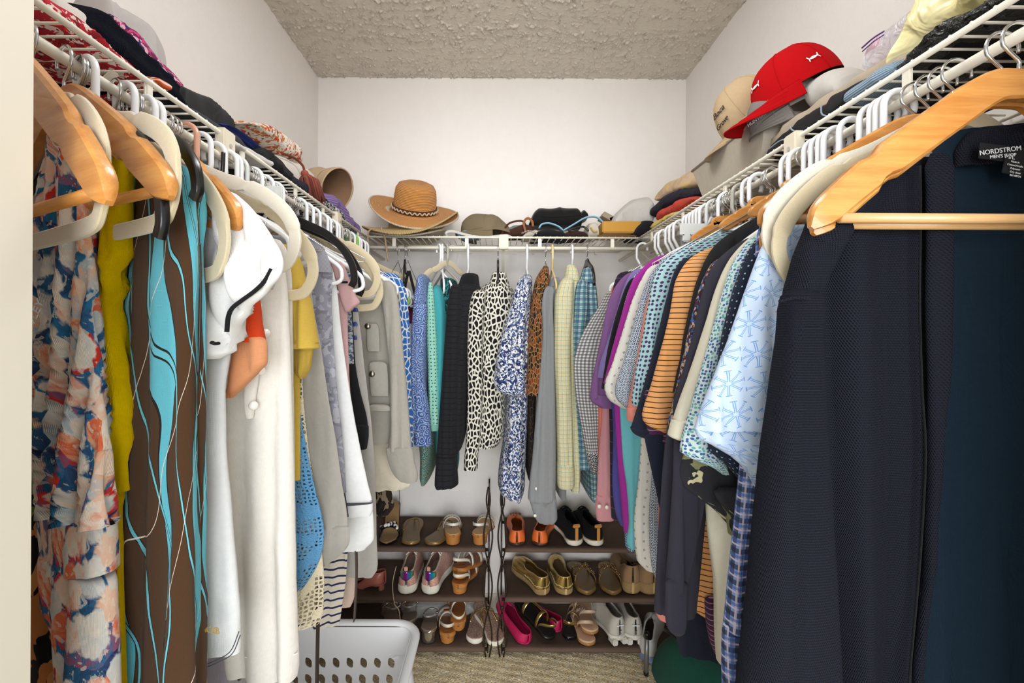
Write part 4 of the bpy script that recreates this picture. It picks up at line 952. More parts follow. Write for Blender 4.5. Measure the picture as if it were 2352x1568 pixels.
NDT = spots('#182238', '#b9d4e2', .017, .12, .3)
top_(.635, 'navy polo with widely spaced pale dots', 'polo', NDT, [(492, 1800, 1880), (530, 1752, 1840), (570, 1722, 1800), (620, 1698, 1770), (700, 1674, 1740), (800, 1652, 1720), (900, 1640, 1710), (1000, 1626, 1700), (1030, 1626, 1700), (1062, 1660, 1715), (1095, 1690, 1725)], name=NM)
BPL = plaid('#8fa8dc', (('#222844', .034, .011, 0, 'x', .8), ('#222844', .034, .011, 0, 'y', .8), ('#e8d9ea', .034, .004, .5, 'x', .8), ('#e8d9ea', .034, .004, .5, 'y', .8), ('#4a66b4', .034, .006, .28, 'x', .6), ('#4a66b4', .034, .006, .28, 'y', .6)))
top_(.605, 'blue, navy and pink plaid long-sleeved shirt next to the dark coat', 'shirt', BPL, None, None, None,
     [('collar', [(452, 1822, 1870), (470, 1790, 1850), (500, 1752, 1800), (540, 1738, 1780), (590, 1734, 1770)], BPL, rs(y=.612, t=(.02, .01))),
      ('sleeve', [(900, 1716, 1790), (1050, 1700, 1780), (1150, 1690, 1765), (1300, 1674, 1750), (1440, 1660, 1735)], BPL, rs(y=.60, fold=.007, wl=.06)),
      ('cuff', [(1436, 1659, 1736), (1500, 1656, 1735), (1568, 1657, 1732), (1640, 1660, 1730)], BPL, rs(y=.598, fold=.002))])
top_(.568, 'light blue polo with a large starburst print', 'polo', STAR, [(528, 1775, 1890), (560, 1752, 1880), (600, 1735, 1870), (680, 1706, 1860), (760, 1678, 1850), (860, 1640, 1830), (940, 1608, 1810), (985, 1594, 1800)], None, None,
     [('sleeve_hem', [(980, 1594, 1800), (1000, 1600, 1800), (1025, 1640, 1795), (1050, 1680, 1790), (1080, 1710, 1780), (1114, 1732, 1768)], STAR, rs(y=.572, fold=.012, wl=.05)),
      ('body', [(560, 1800, 1960), (900, 1800, 1960), (1200, 1790, 1960)], STAR, rs(y=.585, fold=.01))], name=NM)
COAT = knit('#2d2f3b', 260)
LIN = solid('dark_teal_fleece_lining', '#2a4052', sheen=.0, st=.6, spec=.1)
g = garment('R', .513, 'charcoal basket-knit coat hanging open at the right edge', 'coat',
    [('sleeve', [(450, 1885, 2010), (490, 1858, 1990), (540, 1838, 1960), (600, 1815, 1925), (680, 1795, 1890)], COAT, rs(y=.510, t=(.014, .022), wr=.001)),
     ('sleeve', [(676, 1794, 1891), (760, 1782, 1893), (900, 1763, 1899), (1050, 1742, 1908), (1250, 1722, 1920), (1450, 1703, 1932), (1568, 1690, 1938), (2000, 1670, 1955), (2150, 1680, 1950)], COAT, rs(y=.500, fold=.010, wl=.16, t=(.024, .036), m=64, wr=.002)),
     ('front_panel', [(372, 2050, 2185), (400, 1990, 2188), (440, 1940, 2190), (500, 1895, 2189), (600, 1882, 2187), (800, 1885, 2184), (1000, 1895, 2172), (1200, 1905, 2150), (1568, 1925, 2118), (2200, 1930, 2110)], COAT, rs(y=.524, fold=.020, wl=.13, t=(.006, .008), m=72, seed=4)),
     ('lapel', [(365, 2122, 2192), (420, 2126, 2193), (600, 2124, 2192), (800, 2126, 2188), (1000, 2130, 2172), (1300, 2120, 2150), (1568, 2096, 2122), (2200, 2096, 2118)], COAT, rs(y=.509, fold=.001, wl=.2, t=(.005, .006), m=32)),
     ('lining', [(300, 2200, None), (380, 2120, None), (500, 2080, None), (900, 2080, None), (1568, 2060, None), (2200, 2060, None)], LIN, rs(y=.548, wall=.26, fold=.010, wl=.14, m=72, label='dark blue-green fleece lining')),
     ('hood', [(300, 2226, None), (330, 2200, None), (352, 2190, None), (384, 2190, None)], COAT, rs(y=.535, wall=.30, fold=.004, t=(.016, .02)))])
px_tube('zipper', [(2113, 380), (2114, 500), (2112, 700), (2118, 900), (2126, 1050), (2112, 1300), (2088, 1568), (2084, 1700)], .500, .0014, BLACK, g, flat=.6)
px_tube('shoulder_seam', [(1790, 692), (1830, 684), (1868, 690), (1884, 708)], .482, .0018, COAT, g)
lb = plain('woven_label', '#15161a', .6); lt_ = plain('label_print', '#d6d6d6', .6)
o = bevbox('neck_label', PY(2300, 352, .513), (.050, .0016, .018), lb, g, .0005, R=Matrix.Rotation(.12, 3, 'Y'))
def lab(s, z, px, py, rl, sh=0.0): text(s, z, frame_px(px, py, .508, 0, rl), lt_, g, 'label_lettering', .0002, sh)
lab('NORDSTROM', .0076, 2298, 346, .13); lab("MEN'S SHOP", .0054, 2304, 358, .10)
o = bevbox('size_label', PY(2330, 376, .511), (.024, .0012, .026), lb, g, .0004, R=Matrix.Rotation(.20, 3, 'Y'))
lab('M/L', .0072, 2320, 360, -.15)
for i, s in enumerate(('Made in', 'Cotton/Acrylic', 'Polyester', 'Dry clean', 'RN 88734')): lab(s, .0030, 2332, 372 + i * 8, -.18)
text('OWLEY', .0135, frame_px(75, 735, .475, -.2, 1.1), lt_, bpy.data.objects['dress'], 'label_lettering', .0003)

# ------------------------------------------------------------------ hangers that carry them or hang empty
hanger('steel', 'L', .471, 28, label='front wooden hanger with a steel hook at the left door jamb', drop=.147, half=.215, thin=.85)
hanger('velvet', 'L', .492, 30, label='beige flocked hanger right behind the front wooden hanger on the left', half=.185, drop=.09)
hanger('black', 'L', .548, 30, label='glossy black hanger between the two front wooden hangers on the left', drop=.12, bar=False)
hanger('steel', 'L', .53, 26, label='wooden hanger with floral strap around it, second on the left', drop=.125, thin=.85)
hanger('white', 'L', .558, 24, half=.15)
hanger('velvet', 'L', .552, 29, label='large beige flocked hanger over the yellow and brown dresses', drop=.075)
hanger('black', 'L', .600, 30, label='black hanger carrying the brown and turquoise dress', drop=.085)
hanger('velvet', 'L', .622, 27, label='beige flocked hanger end to the right of the brown dress', drop=.12)
hanger('steel', 'L', .632, 24, label='wooden hanger whose tip shows under the beige hanger by the brown dress', drop=.13)
for q in (285, 330, 347): hanger('white', 'L', ly(q), 22 - (q - 285) / 10, half=.14)
for q in (303, 374, 384, 394, 436): hanger('wire', 'L', ly(q), 15, half=.15)
hanger('peach', 'L', ly(424), 10, half=.14)
o = heap('bow', 'L', -.49, -.515, [(400, 362, 350), (412, 360, 338), (425, 350, 335), (440, 346, 340)], S_('#d98a62'), None, 3, wr=.003); tag(o, 'peach ribbon bow tied on the clear peach hanger', 'bow')
hanger('ivory', 'L', .685, 7, label='ivory flocked hanger with a black hook band above the white tunic', drop=.095)
o = px_tube('hook_band', [(513, 350), (512, 380), (509, 412), (507, 424)], .70, .003, BPLAST); tag(o, 'black band looped over the ivory hanger', 'band')
hanger('velvet', 'L', .735, 4, label='beige flocked hanger just behind the ivory one', drop=.13)
for q in (456, 490, 518, 528): hanger('white', 'L', ly(q), 5, half=.16)
hanger('clip', 'L', ly(541), 0, label='grey translucent clip hanger on the left rod', half=.09, drop=.04)
for q in (560, 566, 571): hanger('wire', 'L', ly(q), 4, half=.16)
hanger('white', 'L', ly(578), 4, half=.19, drop=.11)
hanger('black', 'L', ly(590), 0, label='black velvet hanger tips poking out over the yellow tee', drop=.12)
hanger('white', 'L', ly(604), 0, half=.215, drop=.12)
hanger('wire', 'L', ly(640), 0); hanger('white', 'L', ly(628), 0, half=.2, drop=.12)
hanger('black', 'L', ly(618), 0, label='black hanger tip on the grey cardigan shoulder', drop=.13)
hanger('velvet', 'L', ly(662), 0, label='long beige flocked hanger above the pink sleeve', drop=.10)
hanger('velvet', 'L', ly(673), 0, label='beige flocked hanger with hanging tip below the long one', drop=.13)
for i, q in enumerate((668, 684, 692, 700, 716, 722, 735, 742, 750, 757, 763, 770, 777, 784, 789, 795, 800, 806, 811, 816, 820, 825, 829, 832)):
    k = ('wire', 'white', 'wire', 'white', 'white', 'wire', 'white', 'white', 'wire', 'white', 'white', 'grey', 'wire', 'wire', 'grey', 'wire', 'white', 'green', 'white', 'white', 'wire', 'white', 'wire', 'white')[i]
    hanger(k, 'L', ly(q), random.Random(i).uniform(-4, 4), half=.20 if k != 'wire' else .17, drop=.10 + .02 * (i % 2))
hanger('velvet', 'L', ly(836), -6, label='beige flocked hanger at the far left corner over the chain print shirt', drop=.10)
# back rod
for px, k, a in ((915, 'wire', 0), (931, 'black', 10), (938, 'wire', -6), (1008, 'white', 28), (1016, 'white', 10), (1024, 'grey', 30), (1030, 'pale', -40), (1076, 'white', 0), (1144, 'black', 0), (1210, 'white', 0), (1253, 'wire', 0), (1268, 'cream', 0), (1313, 'white', 0), (1348, 'black', 0)):
    hanger(k, 'B', PY(px, 569, RODB)[0], a, half=.13, drop=.07)
# right rod
hanger('wood', 'R', .480, 0, label='wide wooden hanger in front of the dark coat', drop=.14, half=.219, thin=.8)
hanger('wood', 'R', .496, 0, label='wooden hanger just behind the front one on the right', drop=.143, half=.205, thin=.8)
hanger('pale', 'R', .545, 0, label='pale flocked hanger curving behind the coat shoulder', drop=.122, half=.212)
hanger('ivory', 'R', .562, 0, label='ivory hanger with open loop over the starburst polo', drop=.102, half=.214)
hanger('wood', 'R', .58, 0, label='wooden hanger tip left of the ivory loop', drop=.115, thin=.8)
hanger('wood', 'R', .60, 0, label='wooden hanger with its tip inside the ivory loop', drop=.14, half=.20, thin=.8)
for i, (q, k) in enumerate(((2062, 'white'), (2045, 'white'), (2028, 'white'), (2004, 'white'), (1955, 'white'), (1920, 'white'), (1905, 'white'), (1890, 'white'), (1872, 'white'), (1836, 'white'), (1818, 'white'), (1779, 'wire'), (1772, 'wire'), (1742, 'white'), (1725, 'white'), (1702, 'grey'),
                           (1690, 'wire'), (1682, 'wire'), (1668, 'white'), (1660, 'wire'), (1652, 'wire'))):
    hanger(k, 'R', ry(q), random.Random(i + 50).uniform(-3, 3), half=.15 if q > 1850 else .17, drop=.10)
hanger('steel', 'R', ry(1850), 0, label='wooden hanger rising behind the navy dotted polo', half=.10, drop=.05, thin=.55); hanger('steel', 'R', ry(1768), 0, label='wooden hanger near the plaid collar on the right', half=.10, drop=.05, thin=.55); hanger('steel', 'R', ry(1675), 0, label='wooden hanger tip above the aqua flowered shirt', half=.09, drop=.045, thin=.55)
hanger('clip', 'R', ry(1640), 0, label='translucent clip hanger with a grey garment bag on the right', half=.088, drop=.045)
for i, q in enumerate((1624, 1616, 1608, 1600, 1592, 1584, 1562, 1552, 1543, 1526, 1518)): hanger('white', 'R', ry(q), 0, half=.17)
for q in (1536, 1512): hanger('wire', 'R', ry(q), 0, half=.16)
hanger('white', 'R', ry(1474), -40, half=.12, label='white plastic hanger at the far end of the right rod')
garment('R', ry(1640) + .012, 'grey garment bag clamped in the translucent clip hanger', 'bag', [('body', [(520, 1566, 1652), (530, 1562, 1656), (570, 1564, 1660), (640, 1568, 1668)], solid('grey_vinyl', '#a9aaae', .5, sheen=0, st=.5), dict(fold=.004, wl=.05))])
# ------------------------------------------------------------------ things lying on the shelves
DZ = ZL + .0062
def put(name, label, cat, side, xf, xb, st, mat, base=None, **k):
    b = DZ if base is None else base; S = []
    for s in st:
        px, pb, pt = s[:3]
        if pb is None:
            u, v = UV_(px, 700)
            d = xf if side == 'B' else xf / ((px - VX) / F)
            pb = VY - (b - EYE) * F / d + (px - VX) * math.sin(ROLL)
        S.append((px, pb, pt) + tuple(s[3:]))
    o = heap(name, side, xf, xb, S, mat, None, **k)
    return tag(o, label, cat)
N = None
RW = leafy('#c22032', ('#f2d9d0', '#8f1220', '#f4e3da', '#e0402c'), 34, .56, .8)
put('folded_garment', 'crumpled red and white print garment at the front of the left shelf', 'clothing', 'L', -.545, -.79, [(60, N, -75), (120, N, -25), (170, N, 15), (220, N, 55), (270, N, 105), (310, N, 150), (340, N, 205), (352, N, 250)], RW, seed=2, wr=.010, fr=34)
put('folded_cloth', 'soft white cloth folded on the red print garment', 'cloth', 'L', -.585, -.78, [(120, N, -60), (170, N, -22), (215, N, 18), (250, N, 55), (272, N, 82), (277, N, 108)], S_('#e6dfd5'), base=1.70, seed=4, wr=.007)
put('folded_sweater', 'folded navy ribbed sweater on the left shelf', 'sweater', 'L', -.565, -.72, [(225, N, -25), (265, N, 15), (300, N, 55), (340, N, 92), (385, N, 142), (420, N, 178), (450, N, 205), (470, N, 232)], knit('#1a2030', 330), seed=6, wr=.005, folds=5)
put('striped_cuff', 'orange and white striped cuff sticking out of the navy sweater', 'cuff', 'L', -.535, -.60, [(364, 190, 176), (378, 204, 178), (394, 212, 186), (402, 210, 196)], stripes('#e2602c', '#eadfd2', .02, .006, 'x'), seed=2, wr=.002)
put('folded_blouse', 'magenta and violet print top with a red edge behind the navy sweater', 'clothing', 'L', -.64, -.78, [(280, N, 30), (320, N, 52), (350, N, 82), (380, N, 115), (402, N, 140), (420, N, 172), (424, N, 195)], leafy('#8a1648', ('#3f1c5e', '#d43f7c', '#e8b7c8'), 44, .53, .6), seed=9, wr=.006, folds=3)
put('folded_blouse', 'plain red top tucked below the magenta print top', 'clothing', 'L', -.615, -.76, [(320, N, 92), (360, N, 132), (395, N, 165), (425, N, 192)], S_('#c8202a'), seed=19, wr=.005, base=1.70)
put('folded_cloth', 'pale grey cloth heaped against the left wall', 'cloth', 'L', -.70, -.805, [(255, N, -20), (300, N, 5), (335, N, 28), (365, N, 55), (388, N, 88), (398, N, 112)], S_('#cfcac6'), seed=12, wr=.007)
put('folded_trousers', 'black trousers heaped on the left shelf', 'trousers', 'L', -.565, -.75, [(405, N, 180), (440, N, 184), (475, N, 202), (505, N, 228), (535, N, 252), (560, N, 285), (575, N, 312)], solid('black_satin', '#151517', .5), seed=14, wr=.007)
put('folded_jeans', 'charcoal grey jeans lying along the left shelf edge', 'trousers', 'L', -.525, -.72, [(425, N, 238), (460, N, 246), (490, N, 262), (520, N, 286), (560, N, 318), (590, N, 345), (605, N, 360)], S_('#3d3e44'), seed=16, wr=.005)
put('folded_shirt', 'royal blue shirt folded between charcoal jeans and black top', 'clothing', 'L', -.535, -.70, [(515, N, 282), (545, N, 288), (575, N, 308), (598, N, 326), (612, N, 345)], S_('#2c3c86'), base=1.69, seed=18, wr=.004, folds=5)
put('folded_cloth', 'white cloth hanging over the left shelf edge by the joiner block', 'cloth', 'L', -.506, -.68, [(536, 336, 322), (560, 352, 326), (590, 368, 338), (615, 384, 358), (632, 388, 370)], S_('#e2ddd5'), seed=20, wr=.004)
put('folded_blouse', 'black top bunched beside the royal blue shirt', 'clothing', 'L', -.525, -.72, [(598, N, 332), (625, N, 338), (648, N, 350), (664, N, 368), (672, N, 392), (673, N, 410)], S_('#141416'), seed=22, wr=.008)
K = empty('fabric_bag', 'white bag with orange flowers and a leather drawstring on the left shelf', 'bag')
def heap_child(nm, lab, st, mat, xf, xb, base, seed, par, **k):
    o = put(nm, None, None, 'L', xf, xb, st, mat, base=base, seed=seed, **k); o.parent = par; return o
ORF = leafy('#ece3d4', ('#d8521f', '#8a4a2a', '#c07a2c', '#e0683a'), 24, .57, 1.0)
heap_child('bag_body', None, [(578, N, 284), (605, N, 279), (640, N, 290), (668, N, 304), (688, N, 324), (698, N, 345), (700, N, 358)], ORF, -.595, -.76, 1.79, 23, K, wr=.004)
heap_child('bag_base', None, [(600, N, 350), (650, N, 352), (690, N, 364), (716, N, 382), (735, N, 400), (738, N, 415)], S_('#e5ded2'), -.565, -.74, DZ, 24, K, wr=.006)
tube('drawstring', curve([PX(648, 352, -.58), PX(675, 362, -.57), PX(695, 380, -.555), PX(700, 398, -.545)], 16), .0035, S_('#7a3a22'), K)
ts = empty('tassel', 'rust coloured yarn tassel hanging off the flowered bag', 'tassel')
c0 = PX(700, 396, -.535); r_ = random.Random(4)
ball('knot', c0 + np.array((0, .0, -.004)), .011, S_('#8f4a3c'), ts)
mb = MB()
for i in range(90):
    a, rr = r_.uniform(0, 6.28), r_.uniform(0, 1) ** .5
    e_ = c0 + np.array((.030 * rr * math.cos(a) + .008, .045 + .035 * rr * math.sin(a), -.058 - .012 * r_.random()))
    md = (c0 + e_) / 2 + np.array((.010 * math.cos(a), .014 * math.sin(a), .016))
    g_ = tube_geo([c0, md, e_], .0024, 4); mb.add(*g_)
o = mb.build('yarn_strands', S_('#9a5142'), ts, True); tag(o, kind='stuff')
put('folded_trousers', 'navy trousers rolled along the left shelf edge beside the tassel', 'trousers', 'L', -.525, -.68, [(655, N, 398), (685, N, 402), (715, N, 422), (742, N, 446), (765, N, 470), (782, N, 486)], S_('#171a2c'), seed=26, wr=.006)
put('folded_scarf', 'black and white scribble print scarf at the left shelf edge', 'scarf', 'L', -.515, -.66, [(734, N, 452), (755, N, 458), (780, N, 480), (802, N, 506), (818, N, 532), (824, N, 544)], leafy('#141414', ('#e6e6e2', '#141414', '#dcdcd8'), 75, .52, .8), seed=28, wr=.006)
pp = put('folded_scarf', 'lilac pleated scarf with a fringe over the corner of the left shelf', 'scarf', 'L', -.545, -.72, [(742, N, 442), (765, N, 440), (788, N, 452), (808, N, 486), (824, N, 508), (836, N, 534), (842, N, 556)], stripes('#9a7fb6', '#5c4682', .012, .0035, 'x'), seed=30, wr=.006)
mb = MB()
for i in range(26):
    q = PX(812 + i * 1.1, 532 + i * .9, -.512); mb.add(*tube_geo([q, q + np.array((.004 * r_.uniform(-1, 1), .004, -.02)), q + np.array((.008 * r_.uniform(-1, 1), .004 * r_.uniform(-1, 1), -.045 - .01 * r_.random()))], .0013, 4))
o = mb.build('fringe', S_('#6b548f'), pp, True); tag(o, kind='stuff')
o = bevbox('envelope', (-.70, 1.93, DZ + .05), (.006, .16, .10), S_('#d8c3a0'), None, .001, R=Matrix.Rotation(.5, 3, 'Y')); tag(o, 'tan paper envelope leaning in the left back corner of the shelf', 'envelope')
# --- hats
def lathe(prof, n=48, wav=None):
    S = np.zeros((len(prof), n, 3)); th = np.linspace(0, 2 * PI, n, endpoint=False)
    for i, (r, z) in enumerate(prof):
        S[i] = np.stack([r * np.cos(th), r * np.sin(th), np.full(n, z)], -1)
        if wav: S[i] = wav(S[i], r, th)
    return S
def _straw(nm, a, b, sc=300):
    m = Mt(nm, .8, sheen=.1); x, y = m.xy(m.uv)
    f = m.mth('MULTIPLY_ADD', m.mth('SINE', m.mth('MULTIPLY', y, sc * 2)), .5, .5)
    m.col(m.mix(m.mth('MULTIPLY', m.mth('ADD', f, m.noise(260, 2)), .55), hx(b), hx(a))); m.bump(m.mth('ADD', f, m.mth('MULTIPLY', m.noise(500, 2), .6)), .9, .003); return m.m
STRAW = _straw('straw_braid', '#d99b52', '#a8682a'); STRAWL = _straw('light_straw', '#d8bd85', '#a4803f'); STRAWW = _straw('white_straw', '#dfd3bc', '#bba98a')
def hat(label, M, crown, brim, mat, wav, under=None, band=True):
    t = empty('straw_hat', label, 'hat'); t.matrix_world = M
    ch, cr = crown
    prof = [(brim, 0.0), (brim, .004)] + [(r, .004) for r in np.linspace(brim - .01, cr + .012, 9)] + [(cr + .004, .010), (cr, .03), (cr * .985, ch * .5), (cr * .93, ch * .78), (cr * .8, ch * .93), (cr * .55, ch), (cr * .25, ch - .004), (.004, ch - .006)]
    S = lathe(prof, 56, wav); V, Fc, U = loft(S, True, False, True)
    mesh('crown_and_brim', V, Fc, mat, t, U)
    S = lathe([(brim, .0), (cr + .05, .0), (cr, .0), (cr * .96, .03), (cr * .8, ch * .85), (.01, ch * .93)], 56, wav); V, Fc, U = loft(S, True, False, True)
    mesh('underside', V, Fc, under or mat, t, U)
    e_ = [np.array((brim * math.cos(a), brim * math.sin(a), .002)) for a in np.linspace(0, 2 * PI, 56, endpoint=False)]
    e_ = [wav(p[None], brim, np.array([math.atan2(p[1], p[0])]))[0] for p in e_] if wav else e_
    tube('brim_edge', e_, .0035, under or mat, t, 8, True)
    if band:
        S = lathe([(cr + .004, .010), (cr + .004, .032), (cr + .0015, .033)], 56, wav); V, Fc, U = loft(S, True, False, False)
        mesh('hat_band', V, Fc, S_('#5e2f1a'), t, U)
        B = []
        for i in range(180):
            a = i / 180 * 2 * PI; B.append((( cr + .0075) * math.cos(a), (cr + .0075) * math.sin(a), .022 + .0042 * math.sin(i * 1.05)))
        B = [wav(np.array([p]), cr, np.array([0.0]))[0] for p in B] if wav else B
        tube('braid_cord', B, .0030, S_('#cdbf9c'), t, 6, True)
    return t
def wav1(P, r, th):
    k = max(0, (r - .11) / .09); P = P.copy(); P[:, 2] += k * (.030 * np.cos(th - 2.9) ** 2 * (np.cos(th - 2.9) > 0) + .012 * np.cos(2 * th + .4)); return P
hat('tan straw sun hat with brown band and cord, topmost of the hat stack', Matrix.Translation(PY(952, 489, 1.90)) @ Matrix.Rotation(.17, 4, 'Y') @ Matrix.Rotation(.50, 4, 'X') @ Matrix.Rotation(.3, 4, 'Z'), (.125, .088), .183, STRAW, wav1, STRAWW)
def wav2(P, r, th):
    k = max(0, (r - .1) / .09); P = P.copy(); P[:, 2] += k * (.034 * np.cos(2 * th - .3) + .02 * np.cos(th)); return P
hat('natural straw hat with a wavy brim below the tan sun hat', Matrix.Translation(PY(945, 526, 1.90)) @ Matrix.Rotation(-.06, 4, 'Y') @ Matrix.Rotation(.14, 4, 'X'), (.025, .09), .195, STRAWL, wav2, STRAWL, False)
hat('off-white woven hat at the bottom of the hat stack', Matrix.Translation(PY(938, 547, 1.89)) @ Matrix.Rotation(.0, 4, 'Y') @ Matrix.Rotation(.02, 4, 'X'), (.018, .08), .155, STRAWW, wav2, STRAWW, False)
for i, P in enumerate(([(862, 524, 1.755), (848, 530, 1.752), (845, 545, 1.75), (846, 580, 1.75), (850, 604, 1.752)], [(876, 522, 1.755), (877, 531, 1.75), (884, 545, 1.748), (888, 575, 1.75), (892, 600, 1.752)])):
    o = px_tube('hat_tie', P, 0, .0055, S_('#c2a283'), None, 20, 8, .6); tag(o, ('tan tie string of the straw hats, left of two', 'tan tie string with knotted end hanging from the straw hats')[i], 'string')
def cap(label, M, mat, billmat=None, inner=None, a=.082, b=.092, h=.115, bill=.075, crease=0.0, pan=None):
    t = empty('baseball_cap', label, 'cap'); t.matrix_world = M
    n, m = 14, 48; th = np.linspace(0, 2 * PI, m, endpoint=False); S = np.zeros((n, m, 3))
    for i in range(n):
        p = i / (n - 1) * PI / 2 * .985; rr = math.cos(p) ** .8; z = h * math.sin(p)
        S[i] = np.stack([a * rr * np.cos(th), b * rr * np.sin(th) * (1 + .05 * np.sin(th)), np.full(m, z)], -1)
    if crease: S += (crease * pnoise(S, 3, 34))[..., None] * np.array((1, 1, .6))
    V, Fc, U = loft(S, True, False, True); mesh('crown', V, Fc, mat, t, U)
    V, Fc, U = loft(S * .97, True, False, True); mesh('lining', V, Fc, inner or mat, t, U)
    def srf(th_, p): rr = math.cos(p) ** .8; return np.array((a * rr * math.cos(th_), b * rr * math.sin(th_) * (1 + .05 * math.sin(th_)), h * math.sin(p)))
    for k in range(6):
        tt = PI / 2 + k * PI / 3; tube('panel_seam', [srf(tt, p) * 1.004 for p in np.linspace(0, 1.5, 12)], .0011, mat, t, 5)
    ball('button', (0, 0, h + .001), .006, mat, t, (1, 1, .5))
    A = np.linspace(math.radians(8), math.radians(172), 33); R = np.linspace(0, 1, 9); S = np.zeros((33, 18, 3))
    for i, q in enumerate(A):
        e0 = np.array((a * math.cos(q), b * math.sin(q) * 1.03)); ext = bill * max(0.001, math.sin((q - A[0]) / (A[-1] - A[0]) * PI)) ** 1.25
        for j, r in enumerate(list(R) + list(R[::-1])):
            p = e0 + np.array((math.cos(q) * .25, 1.0)) * ext * r
            z = .006 - .10 * r * (p[0] / a) ** 2 * .28 - .008 * r; S[i, j] = (p[0], p[1], z + (.0017 if j < 9 else -.0017))
    V, Fc, U = loft(S, True, True, True); mesh('bill', V, Fc, billmat or mat, t, U)
    for r in (.35, .6, .85):
        P = []
        for q in A[2:-2]:
            e0 = np.array((a * math.cos(q), b * math.sin(q) * 1.03)); ext = bill * math.sin((q - A[0]) / (A[-1] - A[0]) * PI) ** .6
            p = e0 + np.array((math.cos(q) * .25, 1.0)) * ext * r; P.append((p[0], p[1], .006 - .10 * r * (p[0] / a) ** 2 * .28 - .008 * r + .0018))
        tube('bill_stitching', P, .0005, billmat or mat, t, 4)
    return t, srf
def RZ(v): return Matrix.Rotation(v, 4, 'Z')
def RX(v): return Matrix.Rotation(v, 4, 'X')
def RY(v): return Matrix.Rotation(v, 4, 'Y')
def on_cap(srf, th, p, lift=1.012, spin=0.0):
    o = Vector(srf(th, p)); du = (Vector(srf(th + .05, p)) - o).normalized(); dv = (Vector(srf(th, p + .05)) - o).normalized()
    nn = du.cross(dv).normalized(); dv = nn.cross(du); M = Matrix((du, dv, nn)).transposed().to_4x4(); return Matrix.Translation(o * lift) @ M @ RZ(spin)
t, sf = cap('khaki baseball cap with black script, standing in the fabric bin', Matrix.Translation(PY(1738, 268, 1.17)) @ RZ(1.25) @ RX(-.66) @ Matrix.Scale(.92, 4), S_('#cdb18a'), None, S_('#2a2622'), h=.12)
text('Boca', .024, on_cap(sf, PI / 2 + .48, .62, 1.02), plain_('black_thread', '#191919'), t, 'lettering', .0004, .3); text('Grove', .020, on_cap(sf, PI / 2 + .42, .34, 1.02), plain_('black_thread', '#191919'), t, 'lettering', .0004, .3)
t, sf = cap('grey and white mesh cap with lettering, under the red cap', Matrix.Translation(PY(1815, 268, 1.0)) @ RZ(1.15) @ RX(-.42) @ Matrix.Scale(.84, 4), S_('#8b847e'), None, S_('#dcd8d0'), h=.10, bill=.01)
text('HUNTERS RUN', .012, on_cap(sf, 2.35, .20, 1.03, -.05), plain_('white_thread', '#e6e4e0'), t, 'lettering')
o = heap('mesh_back', 'R', .63, .73, [(1838, 262, 180), (1865, 255, 162), (1895, 240, 158), (1920, 232, 175)], S_('#d9d4cb'), None, 5, wr=.002, sq=1.0); o.name = 'mesh_cap'; tag(o, 'white mesh cap crown under the back of the red cap', 'cap')
t, sf = cap('red baseball cap with white emblems, tipped over the grey cap', Matrix.Translation(PY(1838, 214, .985)) @ RZ(1.15) @ RX(-.40) @ RY(-.06) @ Matrix.Scale(.86, 4), solid('red_twill', '#c00a12', sheen=0, spec=.1), None, S_('#6c0c12'), a=.085, b=.1, h=.115, bill=.085)
def emblem(M, s):
    wt = plain_('white_thread', '#e6e4e0')
    for sg in (1, -1):
        P = [M @ Vector((s * x, sg * s * (.32 - 1.0 * (1 - x * x) ** .5 * .42 + (.25 if abs(x) > .95 else 0)), .0006)) for x in np.linspace(-1, 1, 15)]
        tube('emblem', P, [s * (.10 + .10 * (1 - abs(x))) for x in np.linspace(-1, 1, 15)], wt, t, 6, flat=.3, up=(M @ Vector((0, 0, 1)) - M @ Vector((0, 0, 0))))
emblem(on_cap(sf, PI / 2 + .40, .55, 1.015), .014); emblem(on_cap(sf, PI + .30, .35, 1.015, .1), .013)
# olive cap, visor and bags on the back shelf
t, sf = cap('crushed olive green cap on the back shelf', Matrix.Translation(PY(1118, 536, 1.88)) @ RZ(2.0) @ RX(-.05), S_('#86765a'), None, S_('#6d5f47'), a=.086, b=.082, h=.075, bill=.05, crease=.016)
o = heap('visor', 'B', 1.80, 1.90, [(1050, 543, 532), (1070, 543, 526), (1090, 543, 528), (1102, 543, 538)], S_('#7ea3bf'), None, 8, wr=.002); tag(o, 'light blue sun visor under the olive cap', 'visor')
o = px_tube('bag_strap', [(1030, 546, 1.80), (1024, 535, 1.79), (1040, 531, 1.79), (1075, 540, 1.785), (1115, 545, 1.785), (1145, 542, 1.785), (1165, 541, 1.785), (1176, 546, 1.80)], 0, .006, S_('#ded8cc'), None, 40, 8, .3); tag(o, 'off-white bag strap curling along the back shelf edge', 'strap')
B_ = empty('handbag', 'brown leather handbag with looped handle beside the olive cap', 'bag')
for nm, st, c, s_ in (('bag_body', [(1148, 543, 535), (1175, 543, 520), (1205, 543, 512), (1225, 543, 520), (1234, 543, 534)], '#4a2c20', 1), ('inner_pocket', [(1165, 530, 522), (1185, 528, 513), (1205, 526, 512)], '#7d8a82', 2)):
    o = heap(nm, 'B', 1.84, 1.95, st, S_(c), B_, s_, wr=.004)
px_tube('handle', [(1150, 540), (1168, 514), (1195, 507), (1206, 514), (1200, 520)], 1.83, .004, S_('#5a3020'), B_, 24); px_tube('handle', [(1208, 535), (1203, 512), (1212, 501), (1222, 508), (1224, 520)], 1.82, .005, S_('#a8693f'), B_, 24)
PF = solid('black_nylon', '#131315', .28, spec=.5, st=.8)
B_ = empty('pouch', 'glossy black quilted pouch standing on the back shelf', 'bag')
